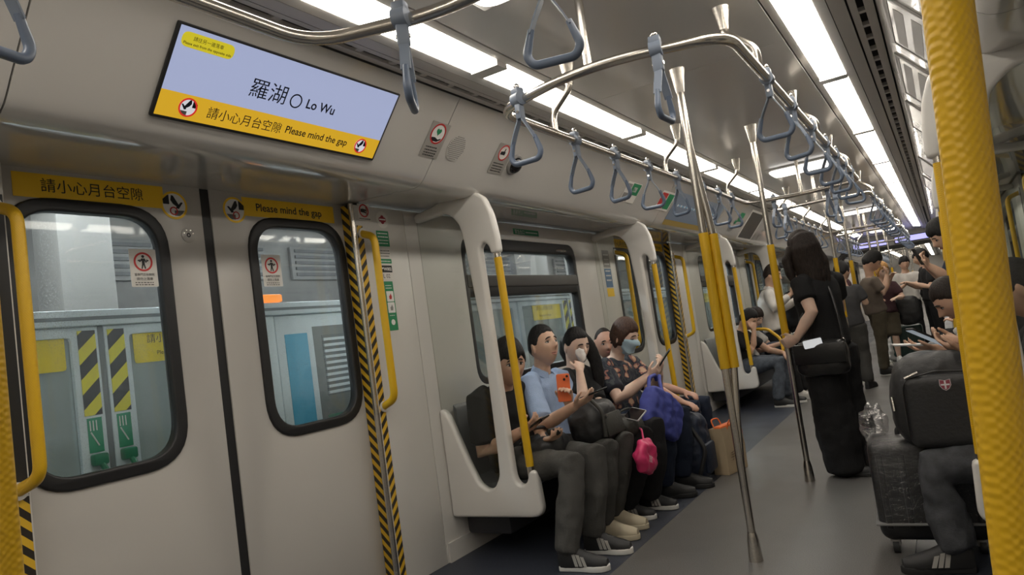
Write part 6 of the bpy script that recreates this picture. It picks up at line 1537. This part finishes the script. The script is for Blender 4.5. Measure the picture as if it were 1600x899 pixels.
person('standing man in dark shirt raising a phone on the right', dict(
    face=(-0.95, -0.2, 0), pelvis=(0.14, 6.75, 0.82), neck=(0.10, 6.72, 1.28), head=(0.05, 6.68, 1.45), look=(-0.80, -0.35, -0.45), s=0.97, hs=1.12, voxel=0.010, skin=SK1,
    armL=dict(elbow=(0.02, 6.50, 1.11), wrist=(-0.09, 6.48, 1.22), d=(-0.5, 0.1, 0.8), n=(0.8, 0, 0.4), curl=0.6), armR=dict(elbow=(0.0, 6.92, 1.08), wrist=(-0.11, 6.72, 1.22), d=(-0.5, -0.2, 0.8), n=(0.8, 0, 0.4), curl=0.6),
    legL=dict(knee=(0.10, 6.65, 0.44), ankle=(0.14, 6.65, 0.10)), legR=dict(knee=(0.10, 6.85, 0.44), ankle=(0.14, 6.85, 0.10)),
    hair=dict(mat=HAIRB, front=0.35, side=-0.15, back=-0.5, thick=0.20, rough=0.02), shirt=C_NAVY, sleeve=0.6, pants=C_BLACK, shoes=(SH_BLACK, SOLEB, None)))
phone('phone raised by the standing man on the right', (-0.16, 6.60, 1.31), (-0.3, -0.9, 0), (-0.4, 0, 0.9), PH_BLACK)
r = soft_bag('garment_bag', 'crumpled white plastic bag at the far end of the nearer right bench', (0.16, 5.06, 0.645), (0.34, 0.40, 0.50), mat('bag_white_plastic', (0.55, 0.54, 0.52), 0.3, bump=0.6, bscale=14), folds=0.07, voxel=0.014, pw=2.6)
# ------------------------------------------------------------------ far passengers
def far_person(x, y, z, face, lab, shirt, seated=False, hairm=HAIRB, ph=True):
    f = V(face).normalized(); sd = f.cross(Vector((0, 0, 1)))
    if seated:
        pel = V(x, y, 0.46); nk = pel + V(0, 0, 0.43); hd = nk + f*0.05 + V(0, 0, 0.13)
        P = dict(legR=dict(knee=pel+f*0.42+sd*0.1, ankle=pel+f*0.42+sd*0.1-V(0, 0, 0.36)), legL=dict(knee=pel+f*0.42-sd*0.1, ankle=pel+f*0.42-sd*0.1-V(0, 0, 0.36)))
    else:
        pel = V(x, y, z*0.5); nk = V(x, y, z*0.80); hd = nk + f*0.04 + V(0, 0, 0.15)
        P = dict(legR=dict(knee=V(x, y, 0.43)+sd*0.09, ankle=V(x, y, 0.1)+sd*0.1), legL=dict(knee=V(x, y, 0.43)-sd*0.09, ankle=V(x, y, 0.1)-sd*0.1))
    P.update(face=face, pelvis=pel, neck=nk, head=hd, look=tuple(f*0.9 + V(0, 0, -0.3)), s=0.93, voxel=0.016, skin=SK1, hair=dict(mat=hairm, front=0.4, side=-0.1, back=-0.5, thick=0.12), shirt=shirt, sleeve=0.7, pants=C_BLACK, shoes=(SH_BLACK, SOLEB, None), eyes=False, lips=False, group='far passengers',
             armR=dict(elbow=nk+sd*0.22+f*0.05-V(0, 0, 0.30), wrist=nk+sd*0.1+f*0.26-V(0, 0, 0.2), curl=0.6), armL=dict(elbow=nk-sd*0.22+f*0.05-V(0, 0, 0.30), wrist=nk-sd*0.1+f*0.26-V(0, 0, 0.2), curl=0.6))
    person(lab, P)
far_person(-0.20, 11.6, 1.62, (-0.9, -0.3, 0), 'dark-haired passenger in black standing behind the raised phone on the right', C_BLACK)
far_person(0.28, 7.95, 0, (-1, 0, 0), 'seated passenger in grey, first seat of the far right bench', C_GREY, True)
far_person(0.28, 8.85, 0, (-1, 0, 0), 'seated passenger in white, third seat of the far right bench', C_WHITE, True)
far_person(0.28, 9.6, 0, (-1, 0, 0), 'seated passenger in black, last seat of the far right bench', C_BLACK, True)
far_person(-0.55, 13.4, 1.60, (0.3, -0.9, 0), 'far passenger in white top standing near the gangway', C_WHITE)
far_person(-0.30, 14.4, 1.68, (-0.9, 0.1, 0), 'far passenger in black standing right of the aisle near the gangway', C_BLACK)
far_person(-1.45, 13.2, 1.66, (0.9, 0.1, 0), 'far passenger in plum top standing left of the aisle', C_PLUM)
far_person(-1.20, 15.6, 1.65, (0.2, -0.9, 0), 'farthest passenger in grey before the gangway', C_GREY)
far_person(-2.05, 9.45, 0, (1, 0, 0), 'seated passenger in grey at the end of the second left bench', C_GREY, True)
far_person(-2.05, 13.0, 0, (1, 0, 0), 'seated passenger in pale blue on the third left bench', C_BLUE, True)
bpy.data.scenes.remove(TMP)
